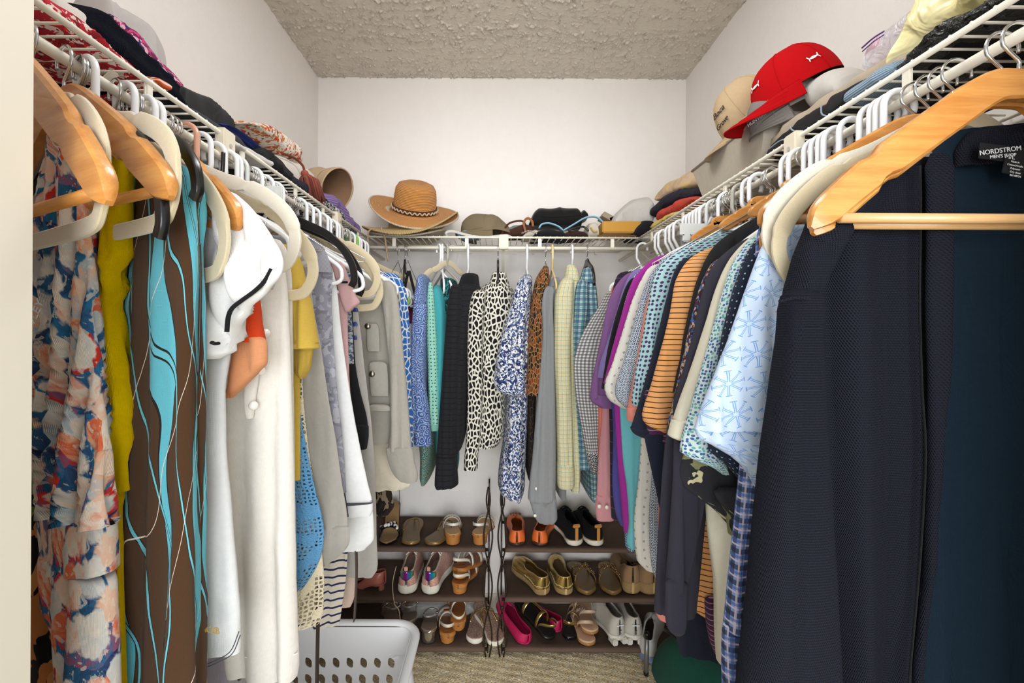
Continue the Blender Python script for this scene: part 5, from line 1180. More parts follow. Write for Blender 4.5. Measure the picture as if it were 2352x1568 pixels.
heap('quilted_body', 'B', 1.86, 1.98, [(1216, 518, 505), (1232, 518, 480), (1250, 518, 473), (1290, 518, 472), (1325, 518, 472), (1336, 518, 484), (1338, 518, 500)], PF, B_, 4, wr=.005, fr=26)
heap('side_flap', 'B', 1.87, 1.95, [(1333, 506, 490), (1343, 504, 479), (1352, 500, 490)], PF, B_, 5, wr=.002)
px_tube('quilt_seam', [(1236, 496), (1260, 498), (1290, 497), (1334, 494)], 1.855, .0016, PF, B_)
LBL = plain('light_blue_leather', '#86b4c8', .4)
B_ = empty('blue_bag_handle', 'pale blue leather bag handle arching over the dark bags', 'strap')
px_tube('strap', [(1238, 524), (1245, 515), (1262, 513), (1282, 520), (1293, 529)], 1.81, .010, LBL, B_, 24, 8, .35)
px_tube('strap', [(1293, 530), (1320, 514), (1345, 500), (1368, 498), (1382, 508), (1388, 516)], 1.81, .010, LBL, B_, 30, 8, .35)
o = heap('handbag', 'B', 1.79, 1.95, [(1222, 545, 540), (1238, 545, 526), (1262, 545, 522), (1290, 545, 528), (1305, 545, 538)], S_('#17161a'), None, 31, wr=.005); tag(o, 'soft black bag lying under the blue handle', 'bag')
o = heap('handbag', 'B', 1.80, 1.92, [(1200, 545, 540), (1215, 545, 528), (1232, 545, 524), (1242, 545, 536)], S_('#d8ccba'), None, 32, wr=.004); tag(o, 'cream bag corner with a beaded chain next to the soft black bag', 'bag')
mb = MB()
for i in range(14): g_ = tube_geo([PY(1198 + i * 2.6, 536 - 6 * math.sin(i / 4.2), 1.788), PY(1199.6 + i * 2.6, 536 - 6 * math.sin((i + .6) / 4.2), 1.788)], .0034, 6); mb.add(*g_)
o = mb.build('bead_chain', CHROME, None, True); tag(o, 'short chain of dark metal beads on the cream bag', 'chain', kind='stuff')
o = heap('handbag', 'B', 1.80, 1.95, [(1295, 545, 534), (1315, 545, 527), (1340, 545, 528), (1354, 545, 538)], S_('#3a211b'), None, 33, wr=.004); tag(o, 'dark brown leather bag between the black bag and the white wallet', 'bag')
px_tube('chain_strap', [(1305, 530), (1322, 523), (1340, 521), (1352, 530)], 1.795, .004, BPLAST, o)
o = heap('wallet', 'B', 1.79, 1.93, [(1351, 545, 520), (1358, 545, 508), (1368, 545, 506), (1374, 545, 512), (1376, 545, 530)], solid('cream_leather', '#ddd3c2', .4), None, 35, wr=.003); tag(o, 'cream wallet with a gold bar standing by the mustard box', 'wallet')
px_tube('gold_bar', [(1356, 522), (1364, 532), (1372, 531)], 1.785, .003, plain_('gold', '#b08a3c'), o)
o = bevbox('mustard_box', PY(1417, 531, 1.87), (.155, .16, .046), plain('mustard_leather', '#bd8a2e', .45), None, .004); tag(o, 'mustard yellow leather box on the back shelf', 'box')
bevbox('lid_edge', (PY(1417, 541, 1.787)), (.157, .006, .005), plain_('mustard_dark', '#6e4a14'), o).matrix_parent_inverse = Matrix.Identity(4)
for i, (px, py, ang, lab) in enumerate(((1392, 503, .5, 'grey cardboard box flap behind the cream wallet'), (1408, 507, -.35, 'taupe cardboard piece leaning on the mustard box'))):
    o = bevbox('cardboard', PY(px, py, 1.93), (.05, .09, .022), S_(('#b0a18c', '#8d745a')[i]), None, .001, R=Matrix.Rotation(ang, 3, 'Y')); tag(o, lab, 'cardboard')
o = heap('cloth_bag', 'B', 1.83, 2.02, [(1408, 518, 505), (1425, 520, 482), (1445, 522, 460), (1470, 522, 448), (1492, 520, 445), (1506, 515, 458)], S_('#dcd7d0'), None, 36, wr=.010, fr=26); tag(o, 'crumpled white cloth at the right end of the back shelf', 'cloth')
o = heap('folded_blouse', 'B', 1.78, 1.95, [(1456, 543, 530), (1468, 543, 512), (1485, 543, 500), (1500, 540, 500), (1510, 536, 510)], S_('#17171c'), None, 37, wr=.006); tag(o, 'black cloth in the corner below the white cloth', 'clothing')
# --- right shelf
put('folded_towel', 'pale yellow towel at the bottom of the stack on the right shelf', 'towel', 'R', .575, .80, [(1487, 530, 514), (1505, N, 500), (1530, N, 487), (1560, N, 480), (1585, N, 476)], S_('#e2c76e'), seed=40, wr=.004, folds=2)
put('folded_sweater', 'coral red sweater folded on the yellow towel', 'sweater', 'R', .585, .80, [(1500, 512, 494), (1525, 500, 470), (1550, 488, 455), (1580, 470, 449), (1600, 460, 450)], S_('#da4a3c'), seed=41, wr=.006)
put('folded_sweater', 'navy sweater folded above the coral one', 'sweater', 'R', .61, .82, [(1484, 505, 488), (1510, 490, 456), (1545, 470, 432), (1580, 462, 428), (1610, 455, 430)], S_('#1c1e30'), seed=42, wr=.005)
put('folded_towel', 'cream towel with yellow edge on top of the stack by the bin', 'towel', 'R', .625, .82, [(1500, 472, 440), (1525, 458, 418), (1550, 448, 400), (1580, 440, 392), (1604, 436, 396)], leafy('#dcc3a4', ('#e6c58a', '#d8b898'), 9, .5, 1.0), seed=43, wr=.006, folds=2)
# fabric bin
BIN = solid('beige_canvas', '#e2d5c0', st=.5); t = empty('fabric_bin', 'beige fabric storage bin holding caps on the right shelf', 'bin')
zt_, zb_ = 1.762, DZ
def quadbox(name, A_, B__, th, mat):
    A_ = [Vector(p) for p in A_]; nrm = (A_[1] - A_[0]).cross(A_[3] - A_[0]).normalized() * th
    V = A_ + [p + nrm for p in A_]; return mesh(name, V, [(3, 2, 1, 0), (4, 5, 6, 7), (0, 1, 5, 4), (1, 2, 6, 5), (2, 3, 7, 6), (3, 0, 4, 7)], mat, t, [(p[1], p[2]) for f in [(3, 2, 1, 0), (4, 5, 6, 7), (0, 1, 5, 4), (1, 2, 6, 5), (2, 3, 7, 6), (3, 0, 4, 7)] for p in [V[i] for i in f]], False)
y0b, y1b, y0t, y1t = 1.015, 1.285, .985, 1.345; xf_, xk = .585, .80
quadbox('side_panel', [(xf_, y0b, zb_), (xf_, y1b, zb_), (xf_ - .008, y1t, zt_), (xf_ - .008, y0t, zt_)], 0, .004, BIN)
quadbox('side_panel', [(xk, y0b, zb_), (xk, y1b, zb_), (xk + .01, y1t, zt_), (xk + .01, y0t, zt_)], 0, .004, BIN)
quadbox('end_panel', [(xf_, y0b, zb_), (xk, y0b, zb_), (xk + .01, y0t, zt_), (xf_ - .008, y0t, zt_)], 0, .004, BIN)
quadbox('end_panel', [(xf_, y1b, zb_), (xk, y1b, zb_), (xk + .01, y1t, zt_), (xf_ - .008, y1t, zt_)], 0, .004, BIN)
quadbox('bottom_panel', [(xf_, y0b, zb_), (xf_, y1b, zb_), (xk, y1b, zb_), (xk, y0b, zb_)], 0, .004, BIN)
tube('rim', [(xf_ - .008, y0t, zt_), (xf_ - .008, y1t, zt_), (xk + .01, y1t, zt_), (xk + .01, y0t, zt_)], .0042, BIN, t, 8, True)
put('folded_trousers', 'beige trousers lying behind the black track pants', 'trousers', 'R', .60, .70, [(1740, N, 352), (1775, N, 300), (1805, N, 268), (1850, N, 235), (1920, N, 190), (2000, N, 138), (2090, N, 80)], S_('#c3b29a'), seed=44, wr=.004)
TRK = solid('track_pant_nylon', '#1e2024', .5, st=.6)
B_ = put('folded_trousers', 'black track pants with pale piping along the right shelf edge', 'trousers', 'R', .575, .72, [(1752, N, 340), (1780, N, 318), (1820, N, 282), (1860, N, 246), (1910, N, 212), (1960, N, 182), (2000, N, 160), (2030, N, 140)], TRK, seed=45, wr=.007)
for q in (((1764, 344), (1790, 324), (1806, 320)), ((1814, 290), (1822, 300), (1850, 306)), ((1886, 244), (1888, 262), (1905, 268))):
    tube('piping', curve([PX(a_[0], a_[1], .568) for a_ in q], 12), .0014, S_('#9db0b8'), B_, 6)
put('folded_blouse', 'black cloth under the track pants on the right shelf', 'clothing', 'R', .585, .83, [(1760, N, 372), (1850, N, 312), (1950, N, 242), (2030, N, 190), (2120, N, 130), (2200, N, 70), (2280, N, 20)], BLACK, seed=49, wr=.004)
put('rolled_cloth', 'blue and white ribbed terry cloth roll beside the track pants', 'cloth', 'R', .565, .62, [(1934, N, 218), (1942, N, 204), (1975, N, 180), (2010, N, 156), (2035, N, 140), (2046, N, 138)], stripes('#a9bccb', '#5c7891', .006, .0026, 'x'), seed=46, wr=.002, sq=.95)
PLK = Mt('black_polythene', .22, spec=.6); PLK.col('#101210').bump(PLK.noise(70, 4, PLK.obj(), 1.0), 1.0, .02); PLK = PLK.m
put('bin_liner', 'black plastic bag spread over the right shelf near the door', 'bag', 'R', .568, .83, [(2010, N, 165), (2060, N, 135), (2110, N, 105), (2170, N, 45), (2230, N, 8), (2300, N, -40), (2380, N, -90)], PLK, seed=47, wr=.010, fr=45)
YEL = Mt('yellow_polythene', .35, spec=.5, alpha=.93); YEL.col(YEL.mix(YEL.noise(9, 2, YEL.obj()), hx('#f4ebc4'), hx('#ecd766'))).bump(YEL.noise(26, 2, YEL.obj(), 1.0), .7, .02); YEL = YEL.m
put('plastic_bag', 'pale yellow plastic bag crumpled at the top right shelf', 'bag', 'R', .60, .80, [(2025, 175, 158), (2050, 150, 90), (2080, 130, 20), (2110, 110, -30), (2160, 60, -70), (2220, 25, -100), (2280, -20, -120)], YEL, base=1.68, seed=48, wr=.016, fr=30)
ZIP = Mt('clear_zip_bag', .12, spec=.6, trans=.0, alpha=.42); ZIP.col(ZIP.mix(ZIP.gt(ZIP.noise(7, 1, ZIP.obj()), .62), hx('#d8d6dc'), hx('#c98aa6'))).bump(ZIP.noise(40, 3, ZIP.obj(), .8), .8, .02); ZIP = ZIP.m
B_ = put('zip_bag', 'clear zip bag with a purple seal standing by the yellow bag', 'bag', 'R', .61, .70, [(1978, 166, 150), (1990, 160, 88), (2015, 150, 52), (2050, 130, 28), (2085, 110, 10), (2110, 90, 20)], ZIP, base=1.67, seed=50, wr=.006)
tube('seal', curve([PX(1980, 110, .606), PX(2005, 88, .602), PX(2030, 72, .600)], 8), .0014, plain_('purple_seal', '#5b3a86'), B_, 6); tube('seal', curve([PX(1981, 118, .606), PX(2006, 96, .602), PX(2030, 80, .600)], 8), .0010, plain_('purple_seal', '#5b3a86'), B_, 6)
# bucket hat
t = empty('bucket_hat', 'beige bucket hat lying on its side with the opening towards the aisle', 'hat')
pc = Vector(PY(774, 437, 1.62)); ax = Vector((1, -.35, -.42)).normalized(); q_ = Vector((0, 0, 1)).rotation_difference(ax)
t.matrix_world = Matrix.Translation(pc) @ q_.to_matrix().to_4x4()
bhm = S_('#d3b591')
def wv(P, r, th): P = P.copy(); P += (.004 * pnoise(P, 2, 40))[:, None] * np.array((1, 1, 1)); return P
V, Fc, U = loft(lathe([(.078, 0), (.075, -.010), (.069, -.032), (.062, -.048), (.060, -.052), (.057, -.09), (.050, -.118), (.034, -.128), (.004, -.130)], 40, wv), True, False, True); mesh('crown_and_brim', V, Fc, bhm, t, U)
V, Fc, U = loft(lathe([(.077, 0), (.067, -.03), (.059, -.05), (.054, -.09), (.03, -.12), (.003, -.125)], 40, wv), True, False, True); mesh('lining', V, Fc, S_('#9a7656'), t, U)
tube('brim_edge', [(.078 * math.cos(a), .078 * math.sin(a), 0) for a in np.linspace(0, 2 * PI, 40, endpoint=False)], .0028, bhm, t, 6, True)
tube('seam', [(.0625 * math.cos(a), .0625 * math.sin(a), -.049) for a in np.linspace(0, 2 * PI, 40, endpoint=False)], .0018, bhm, t, 6, True)
# ------------------------------------------------------------------ shoe racks
RACKF = plain('rack_fabric', '#5d4b40', .8, 0, .2, (300, .4)); RACKW = plain('rack_wire', '#2e2119', .4, .3, .5)
ZS = (.425, .230, .034); YF, YR = 1.79, 2.045
def rack(label, x0, x1):
    t = empty('shoe_rack', label, 'rack', ((x0 + x1) / 2, (YF + YR) / 2, 0), 0, 'brown shoe racks')
    ox = (x0 + x1) / 2; oy = (YF + YR) / 2; hw = (x1 - x0) / 2; hd = (YR - YF) / 2
    for z in ZS:
        n = 14; S = np.zeros((24, n, 3))
        for i in range(24):
            k = i / 23; sag = -.006 * math.sin(PI * k)
            P = []
            for a in np.linspace(-PI * .5, PI * .5, 5): P.append((-hd - .010 * math.cos(a), z - .010 * math.sin(-a)))
            P += [(-hd + .03, z + .0085 + sag), (0, z + .004 + sag * 1.5), (hd - .03, z + .005 + sag)]
            P += [(hd + .008 * math.cos(a), z + .012 + .010 * math.sin(a)) for a in (PI * .4, 0, -PI * .4)]
            P += [(hd - .03, z - .002 + sag), (0, z - .004 + sag), (-hd + .03, z - .004 + sag)]
            for j, p in enumerate(P): S[i, j] = (-hw + 2 * hw * k, p[0], p[1])
        V, Fc, U = loft(S); mesh('fabric_shelf', V, Fc, RACKF, t, U)
        for y_ in (-hd, hd): tube('shelf_bar', [(-hw - .012, y_, z), (0, y_, z), (hw + .012, y_, z)], .0065, RACKW, t, 8)
    for sx in (-1, 1):
        f = empty_child('side_frame', t)
        xb_ = sx * (hw + .012)
        tube('rear_post', [(xb_, hd, .004), (xb_, hd, .3), (xb_, hd, .62)], .0032, RACKW, f, 6)
        for y_ in (-hd,):
            for sg in (-1, 1):
                P = [(xb_ + sg * .017 * math.sin(PI * zz / .2 + .35) * (1 if zz < .6 else max(0, (.672 - zz) / .072)), y_, zz) for zz in np.linspace(.004, .672, 40)]
                tube('wavy_wire', P, .0032, RACKW, f, 6)
        for z in (.02, .34, .60): tube('cross_wire', [(xb_, -hd, z), (xb_, 0, z), (xb_, hd, z)], .003, RACKW, f, 6)
        for z in ZS[:2]: ball('hook_end', (xb_, -hd - .006, z - .03), .006, RACKW, f, (1, 1, 1.3), 8)
    return t
def empty_child(name, par):
    o = bpy.data.objects.new(name, None); o.empty_display_size = .02; return link(o, par)
rack('left brown fabric shoe rack against the back wall', -.735, -.040)
rack('right brown fabric shoe rack against the back wall', .040, .745)
# ------------------------------------------------------------------ shoes
def smooth(a, b, x): t = np.clip((x - a) / (b - a), 0, 1); return t * t * (3 - 2 * t)
class Shoe:
    def __init__(s, label, px, py, shelf, rz=0.0, foot=1, L=.245, W=.040, heel=0.0, toward=False, dy=0.0, lift=0.0, pitch=0.0, roll=0.0, toe='round', kind='shoe'):
        z = ZS[shelf] + .011 + lift
        P = PY(px, py, YF + .012 + dy); x = P[0]
        M = Matrix.Translation((x, YF + .012 + dy, z)) @ RZ(rz + (PI if toward else 0)) @ RX(pitch) @ RY(roll)
        if toward: M = M @ Matrix.Translation((0, -L, 0))
        s.t = empty(kind, label, kind.replace('_', ' '), group='shoes on the racks'); s.t.matrix_world = M
        s.L, s.W, s.foot, s.heel, s.toe = L, W, foot, heel, toe
        tp = [0, .12, .3, .45, .7, .88, 1]
        s.wt = lambda t: np.interp(t, tp, np.array([.70, .82, .78, .80, 1.0, .86, .60 if toe == 'round' else .30])) * W * np.sqrt(np.clip(1 - np.clip(1 - t / .10, 0, 1) ** 2, 0.02, 1)) * np.sqrt(np.clip(1 - np.clip((t - .84) / .16, 0, 1) ** 2, .02, 1))
        s.xc = lambda t: -foot * .008 * np.sin(PI * t)
        s.zl = lambda t: heel * (1 - smooth(.12, .66, t))
        s.T = np.concatenate([np.linspace(0, .1, 6), np.linspace(.15, .85, 15), np.linspace(.88, 1, 7)])
    def sole(s, th, mat, name='sole', base=0.0, grow=1.0, wedge=False):
        S = np.zeros((len(s.T), 12, 3))
        for i, t in enumerate(s.T):
            w_, x, z = s.wt(t) * grow, s.xc(t), s.zl(t) + base
            zb = (0.0 if wedge else z)
            for j, (a, b) in enumerate(((1, .2), (1, .8), (.9, 1), (.3, 1), (-.3, 1), (-.9, 1), (-1, .8), (-1, .2), (-.9, 0), (-.3, 0), (.3, 0), (.9, 0))):
                S[i, j] = (x + a * w_, s.L * t, zb + b * (z + th - zb))
        V, Fc, U = loft(S); s.th = base + th; return mesh(name, V, Fc, mat, s.t, U)
    def block(s, h, t0, t1, mat, name='heel', sc=.92):
        S = np.zeros((4, 16, 3)); th = np.linspace(0, 2 * PI, 16, endpoint=False)
        tm = (t0 + t1) / 2
        for i, k in enumerate((0, .1, .9, 1)):
            w_ = s.wt(max(t0 + .06, tm)) * sc * (.92 + .08 * k)
            S[i] = np.stack([s.xc(tm) + w_ * np.cos(th), s.L * tm + s.L * (t1 - t0) / 2 * np.sin(th), np.full(16, h * k)], -1)
        V, Fc, U = loft(S); return mesh(name, V, Fc, mat, s.t, U)
    def upper(s, H, topen, mat, so=.45, name='upper', thick=.0, lo=0.0):
        n = 11
        Hh = lambda t: np.interp(t, [0, .2, .45, .6, .8, 1], H)
        SS = []
        for i, t in enumerate(s.T):
            op = so * (1 - smooth(topen - .12, topen + .02, t)); row = []
            for sg in (-1, 1):
                ss = np.linspace(0, 1 - op, n) if sg == -1 else np.linspace(1 - op, 0, n)
                for a in ss:
                    an = a * PI / 2; row.append((s.xc(t) + sg * s.wt(t) * max(0, math.cos(an)) ** .7, s.L * t, s.zl(t) + s.th * .8 + Hh(t) * math.sin(an) ** .9 + lo))
            SS.append(row)
        S = np.array(SS); V = S.reshape(-1, 3); m = 2 * n; Fc = []; U = []
        for i in range(len(s.T) - 1):
            for j in range(m - 1):
                if j == n - 1: continue
                f = (i * m + j, i * m + j + 1, (i + 1) * m + j + 1, (i + 1) * m + j); Fc.append(f); U += [(V[q][1], V[q][0] + V[q][2]) for q in f]
        V = list(V); o = mesh(name, V, Fc, mat, s.t, U)
        md = o.modifiers.new('thickness', 'SOLIDIFY'); md.thickness = .0022; md.offset = -1
        k = [i for i, t in enumerate(s.T) if t < topen]
        e_ = [S[i, n - 1] for i in k][::-1] + [S[i, n] for i in k[1:]]
        s.edge = e_; return o
    def collar(s, mat, r=.0022): return tube('topline', s.edge, r, mat, s.t, 6)
    def strap(s, tl, tr, h, w, mat, name='strap', bulge=1.0, n=16):
        P = []
        for a in np.linspace(0, PI, n):
            k = (1 - math.cos(a)) / 2; t = tl + (tr - tl) * k; ww = s.wt(t) * .98 * bulge
            P.append((s.xc(t) - ww * math.cos(a), s.L * t, s.zl(t) + s.th + h * math.sin(a) ** .8 - .002))
        # flat ribbon lying over the foot
        S = np.zeros((n, 6, 3))
        for i, p in enumerate(P):
            a = PI * i / (n - 1); nn = np.array((-math.cos(a), 0, math.sin(a)))
            for j, (u, v) in enumerate(((1, .4), (1, -.4), (.0, -.6), (-1, -.4), (-1, .4), (0, .6))): S[i, j] = np.array(p) + np.array((0, w / 2 * u, 0)) + nn * .0022 * v
        V, Fc, U = loft(S); return mesh(name, V, Fc, mat, s.t, U)
    def sling(s, t0, z, w, mat, name='heel_strap', back=.02):
        P = []
        for a in np.linspace(0, PI, 18):
            P.append((s.xc(.05) - (s.wt(.2) * .98) * math.cos(a), s.L * t0 * (1 - math.sin(a)) + s.L * .02 * math.sin(a) - back * math.sin(a), s.zl(.1) + s.th + z * math.sin(a) ** .5))
        S = np.zeros((18, 4, 3))
        for i, p in enumerate(P):
            a = PI * i / 17; nn = np.array((-math.cos(a), -math.sin(a), 0))
            for j, (u, v) in enumerate(((1, .5), (1, -.5), (-1, -.5), (-1, .5))): S[i, j] = np.array(p) + np.array((0, 0, w / 2 * u)) + nn * .0022 * v
        V, Fc, U = loft(S); return mesh(name, V, Fc, mat, s.t, U)
    def tubep(s, name, P, r, mat, n=20, **k): return tube(name, curve(P, n) if len(P) > 2 else P, r, mat, s.t, 6, **k)
LEA = lambda c, r=.45: plain_('leather_' + c.strip('#'), c, r)
RUB = LEA('#d9d2c2', .6); BRONZE = plain('bronze_leather', '#8a6a3e', .38, .45); GOLD = plain('gold_leather', '#b89a5a', .25, .8)
def _cork():
    m = Mt('layered_wood_heel', .55); x, y = m.xy(m.uv); m.col(m.mix(m.stripe(m.mth('ADD', x, y), .012, .004), hx('#b5793c'), hx('#8a5424'))); return m.m
CORK = _cork()
def _rope():
    m = Mt('jute_rope', .9); x, y = m.xy(m.uv); m.col(m.mix(m.noise(300, 2), hx('#cfae7c'), hx('#a7834e'))); m.bump(m.mth('SINE', m.mth('MULTIPLY', m.mth('ADD', x, y), 900)), .8, .003); return m.m
ROPE = _rope()
def _glit(a, b, c):
    m = Mt('glitter', .35, .2); m.col(m.ramp(m.voro(420, 'F1', None, 'Color'), [(0, a), (.4, b), (.7, c)])); return m.m
GLIT = _glit('#8a6a5c', '#c9b09a', '#7a4a48')
STUD = plain('stud', '#b9a070', .25, .9)
# top shelf, left rack
for i, (px, f) in enumerate(((886, 1),)):
    s = Shoe('black high-heeled sandal with a cluster of pearls, left end of top shelf', px, 1266, 0, .1, f, toward=True, heel=.085, L=.225, kind='sandal')
    s.sole(.006, BPLAST); 
    s.block(.085, .0, .07, BPLAST, sc=.3)
    o = s.sole(.003, LEA('#9a7a52'), 'insole', .006, .9)
    s.strap(.70, .72, .04, .030, BPLAST); s.sling(.22, .075, .005, BPLAST, back=.01)
    for k in range(22):
        r_ = random.Random(k); a = r_.uniform(.35, 2.8); ball('pearl', (s.xc(.7) - s.wt(.7) * math.cos(a), s.L * r_.uniform(.62, .80), s.th + .012 + .036 * math.sin(a)), r_.uniform(.0045, .0075), PEARL if k % 2 else LEA('#1a1c26', .15), s.t, seg=8)
for px, f, rz, lab in ((944, 1, .10, 'left bronze thong sandal on the top rack shelf'), (985, -1, -.42, 'right bronze thong sandal on the top rack shelf, turned outwards')):
    s = Shoe(lab, px, 1268, 0, rz, f, W=.046, L=.235, kind='sandal'); s.sole(.012, BRONZE); s.sole(.003, plain_('bronze_footbed', '#7d6440', .42), 'insole', .011, .93)
    for q in (-1, 1): s.tubep('thong', [(s.xc(.45) + q * s.wt(.45) * .9, s.L * .45, .014), (q * .02, s.L * .6, .04), (0, s.L * .74, .03), (0, s.L * .77, .014)], .0026, BRONZE)
for px, f, rz, lab in ((1042, 1, .1, 'left white sandal with studded straps and stacked wood heel'), (1098, -1, -.12, 'right white sandal with studded straps and stacked wood heel')):
    s = Shoe(lab, px, 1262, 0, rz, f, heel=.03, kind='sandal'); s.sole(.010, CORK); s.block(.031, 0, .26, CORK); s.sole(.003, LEA('#c79a63'), 'insole', .010, .92)
    s.sling(.30, .045, .011, LEA('#e6e0d4')); s.strap(.52, .56, .045, .014, LEA('#e6e0d4')); s.strap(.70, .68, .042, .014, LEA('#e6e0d4'))
    for k in range(9): a = .4 + k * .29; ball('stud', (s.xc(.54) - s.wt(.54) * math.cos(a), s.L * .54, s.th + .046 * math.sin(a) ** .8 + .002), .0032, STUD, s.t, seg=6)
# top shelf, right rack
ORL = plain('orange_leather', '#dc6a2c', .42, 0, .5, (120, .4))
for px, f, rz, lab in ((1187, -1, .02, 'left orange leather ballet flat'), (1238, 1, -.30, 'right orange leather ballet flat with a jewelled toe')):
    s = Shoe(lab, px, 1266, 0, rz, f, L=.24, kind='shoe'); s.sole(.010, LEA('#4a3020'), grow=1.01); s.block(.012, 0, .25, LEA('#3b271b')); s.upper([.058, .05, .036, .036, .038, .022], .70, ORL, .40); s.collar(ORL); s.sole(.002, LEA('#8a4c22'), 'insole', .010, .9)
    s.tubep('back_seam', [(s.xc(0), -.001, .012), (s.xc(0), .0, .04), (s.xc(0), .004, .055)], .0009, LEA('#b5541f'))
    for k in range(9): ball('jewel', (s.xc(.72) + .022 * math.cos(k * .7), s.L * .73 + .012 * math.sin(k * .7), s.th + .042), .0035, plain_('amber_stone', '#6a4526', .15), s.t, seg=6)
SUE = solid('black_suede', '#0c0c0e', .95, sheen=.0)
for px, f, rz, lab in ((1324, -1, .22, 'left black suede sneaker with a tan heel tab'), (1374, 1, .20, 'right black suede sneaker with a tan heel tab')):
    s = Shoe(lab, px, 1262, 0, rz, f, L=.245, W=.041, kind='sneaker'); s.sole(.022, RUB, grow=1.05); s.upper([.066, .064, .075, .078, .05, .028], .52, SUE, .36); s.collar(SUE, .003)
    s.tubep('rope_welt', [(s.xc(t) + q * s.wt(t) * 1.04, s.L * t, .021) for q, tt in ((-1, (.5, .3, .12, .02)), (1, (.02, .12, .3, .5))) for t in tt], .0022, ROPE, 30)
    bevbox('heel_tab', (s.xc(0), -.002, .048), (.013, .005, .050), LEA('#b98346'), s.t, .002); bevbox('heel_tab', (s.xc(0), .001, .078), (.030, .008, .014), LEA('#b98346'), s.t, .003)
    for t in (.5, .56, .62): s.tubep('lace', [(s.xc(t) - .02, s.L * t, .09), (s.xc(t), s.L * t, .10), (s.xc(t) + .02, s.L * t, .09)], .0028, SUE, 8)
# middle shelf, left rack
PINK = plain('pink_snake_leather', '#b5685a', .35, 0, .5, (160, .5))
for px, rz, lab, dy in ((832, 1.15, 'pink heeled pump lying on the middle rack shelf', .01), (812, 1.35, 'pink pump half hidden behind the grey tie belt', .11)):
    s = Shoe(lab, px, 1375, 1, rz, 1, L=.225, heel=.055, toe='point', dy=dy, roll=.0, kind='shoe'); s.t.matrix_world = Matrix.Translation(Vector(PY(px + 52, 1366, YF + .05 + dy)) + Vector((0, 0, -.01))) @ RZ(rz) @ RX(.0)
    s.sole(.006, PINK); s.block(.056, .02, .12, PINK, sc=.45); s.upper([.055, .045, .032, .032, .036, .02], .62, PINK, .36); s.collar(PINK)
HOLO = Mt('iridescent_foil', .15, .8); x_, y_ = HOLO.xy(HOLO.obj()); HOLO.col(HOLO.ramp(HOLO.mth('FRACT', HOLO.mth('MULTIPLY_ADD', x_, 22, .1)), [(0, '#d02a8c'), (.2, '#7a3fc0'), (.4, '#1f8fd0'), (.55, '#35c0c0'), (.7, '#d8e8a0'), (.82, '#2a9fe0'), (.95, '#d83a9a')], False)); HOLO = HOLO.m
SPK = _glit('#c99a86', '#d8b49c', '#b9788c')
for px, f, rz, lab in ((932, -1, .05, 'left glittery sneaker with an iridescent heel patch'), (984, 1, -.22, 'right glittery sneaker with an iridescent heel patch')):
    s = Shoe(lab, px, 1382, 1, rz, f, L=.25, W=.044, kind='sneaker'); s.sole(.034, RUB, grow=1.06); s.upper([.066, .066, .08, .085, .055, .03], .5, SPK, .34); s.collar(LEA('#d6c6b4'), .0035)
    S = np.zeros((9, 7, 3))
    for i in range(9):
        a = (i - 4) / 4
        for j in range(7):
            k = j / 6; S[i, j] = (s.xc(.02) + a * .026, -.0042 + .020 * a * a, .055 + .034 * k + (.006 * abs(a) * (1 - k) * 2) + .006 * (1 - a * a) * k - .004 * k)
    V, Fc, U = loft(S, False); o = mesh('heel_patch', V, Fc, HOLO, s.t, U); md = o.modifiers.new('thickness', 'SOLIDIFY'); md.thickness = .003
    bevbox('pull_tab', (s.xc(0), .001, .100), (.014, .006, .018), LEA('#c89484'), s.t, .002)
    for t in (.42, .48, .54, .60): s.tubep('lace', [(s.xc(t) - .022, s.L * t, .105), (s.xc(t), s.L * t + .006, .121 - .02 * (t - .42) * 5), (s.xc(t) + .022, s.L * t, .105)], .003, LEA('#ddd2c2', .8), 8)
    s.tubep('lace_bow', [(0, .11, .12), (-.03, .10, .128), (-.02, .13, .118), (0, .11, .12), (.03, .10, .126), (.022, .132, .116), (0, .112, .12)], .0028, LEA('#ddd2c2', .8), 30)
o = px_tube('shoe_lace', [(910, 1300, 1.80), (902, 1340, 1.785), (906, 1385, 1.775), (916, 1400, 1.775), (920, 1435, 1.775), (917, 1455, 1.775)], 0, .0042, LEA('#cdb894', .8), None, 30, 8, .3); tag(o, 'loose beige shoelace dangling below the glittery sneakers', 'lace')
WS = LEA('#dcd3c2', .6)
def wood_sandal(lab, px, py, sh, rz, dy, lift, pitch=0.0, foot=1):
    s = Shoe(lab, px, py, sh, rz, foot, L=.215, heel=.022, dy=dy, lift=lift, pitch=pitch, kind='sandal'); s.sole(.016, CORK); s.block(.024, 0, .3, CORK); s.sole(.003, LEA('#a2622c'), 'insole', .016, .93)
    s.strap(.60, .70, .048, .026, WS); s.strap(.30, .36, .055, .018, WS); s.sling(.3, .04, .012, WS)
    bevbox('leather_tag', (s.xc(.3), s.L * .34, s.th + s.zl(.3) + .055), (.026, .014, .003), LEA('#9a4a22'), s.t, .001); return s
wood_sandal('white strap sandal with wooden heel, lower of the stacked pair on the middle shelf', 1052, 1380, 1, -.25, .0, .0)
wood_sandal('white strap sandal with wooden heel, upper of the stacked pair on the middle shelf', 1048, 1350, 1, -.38, .02, .052, -.05, -1)
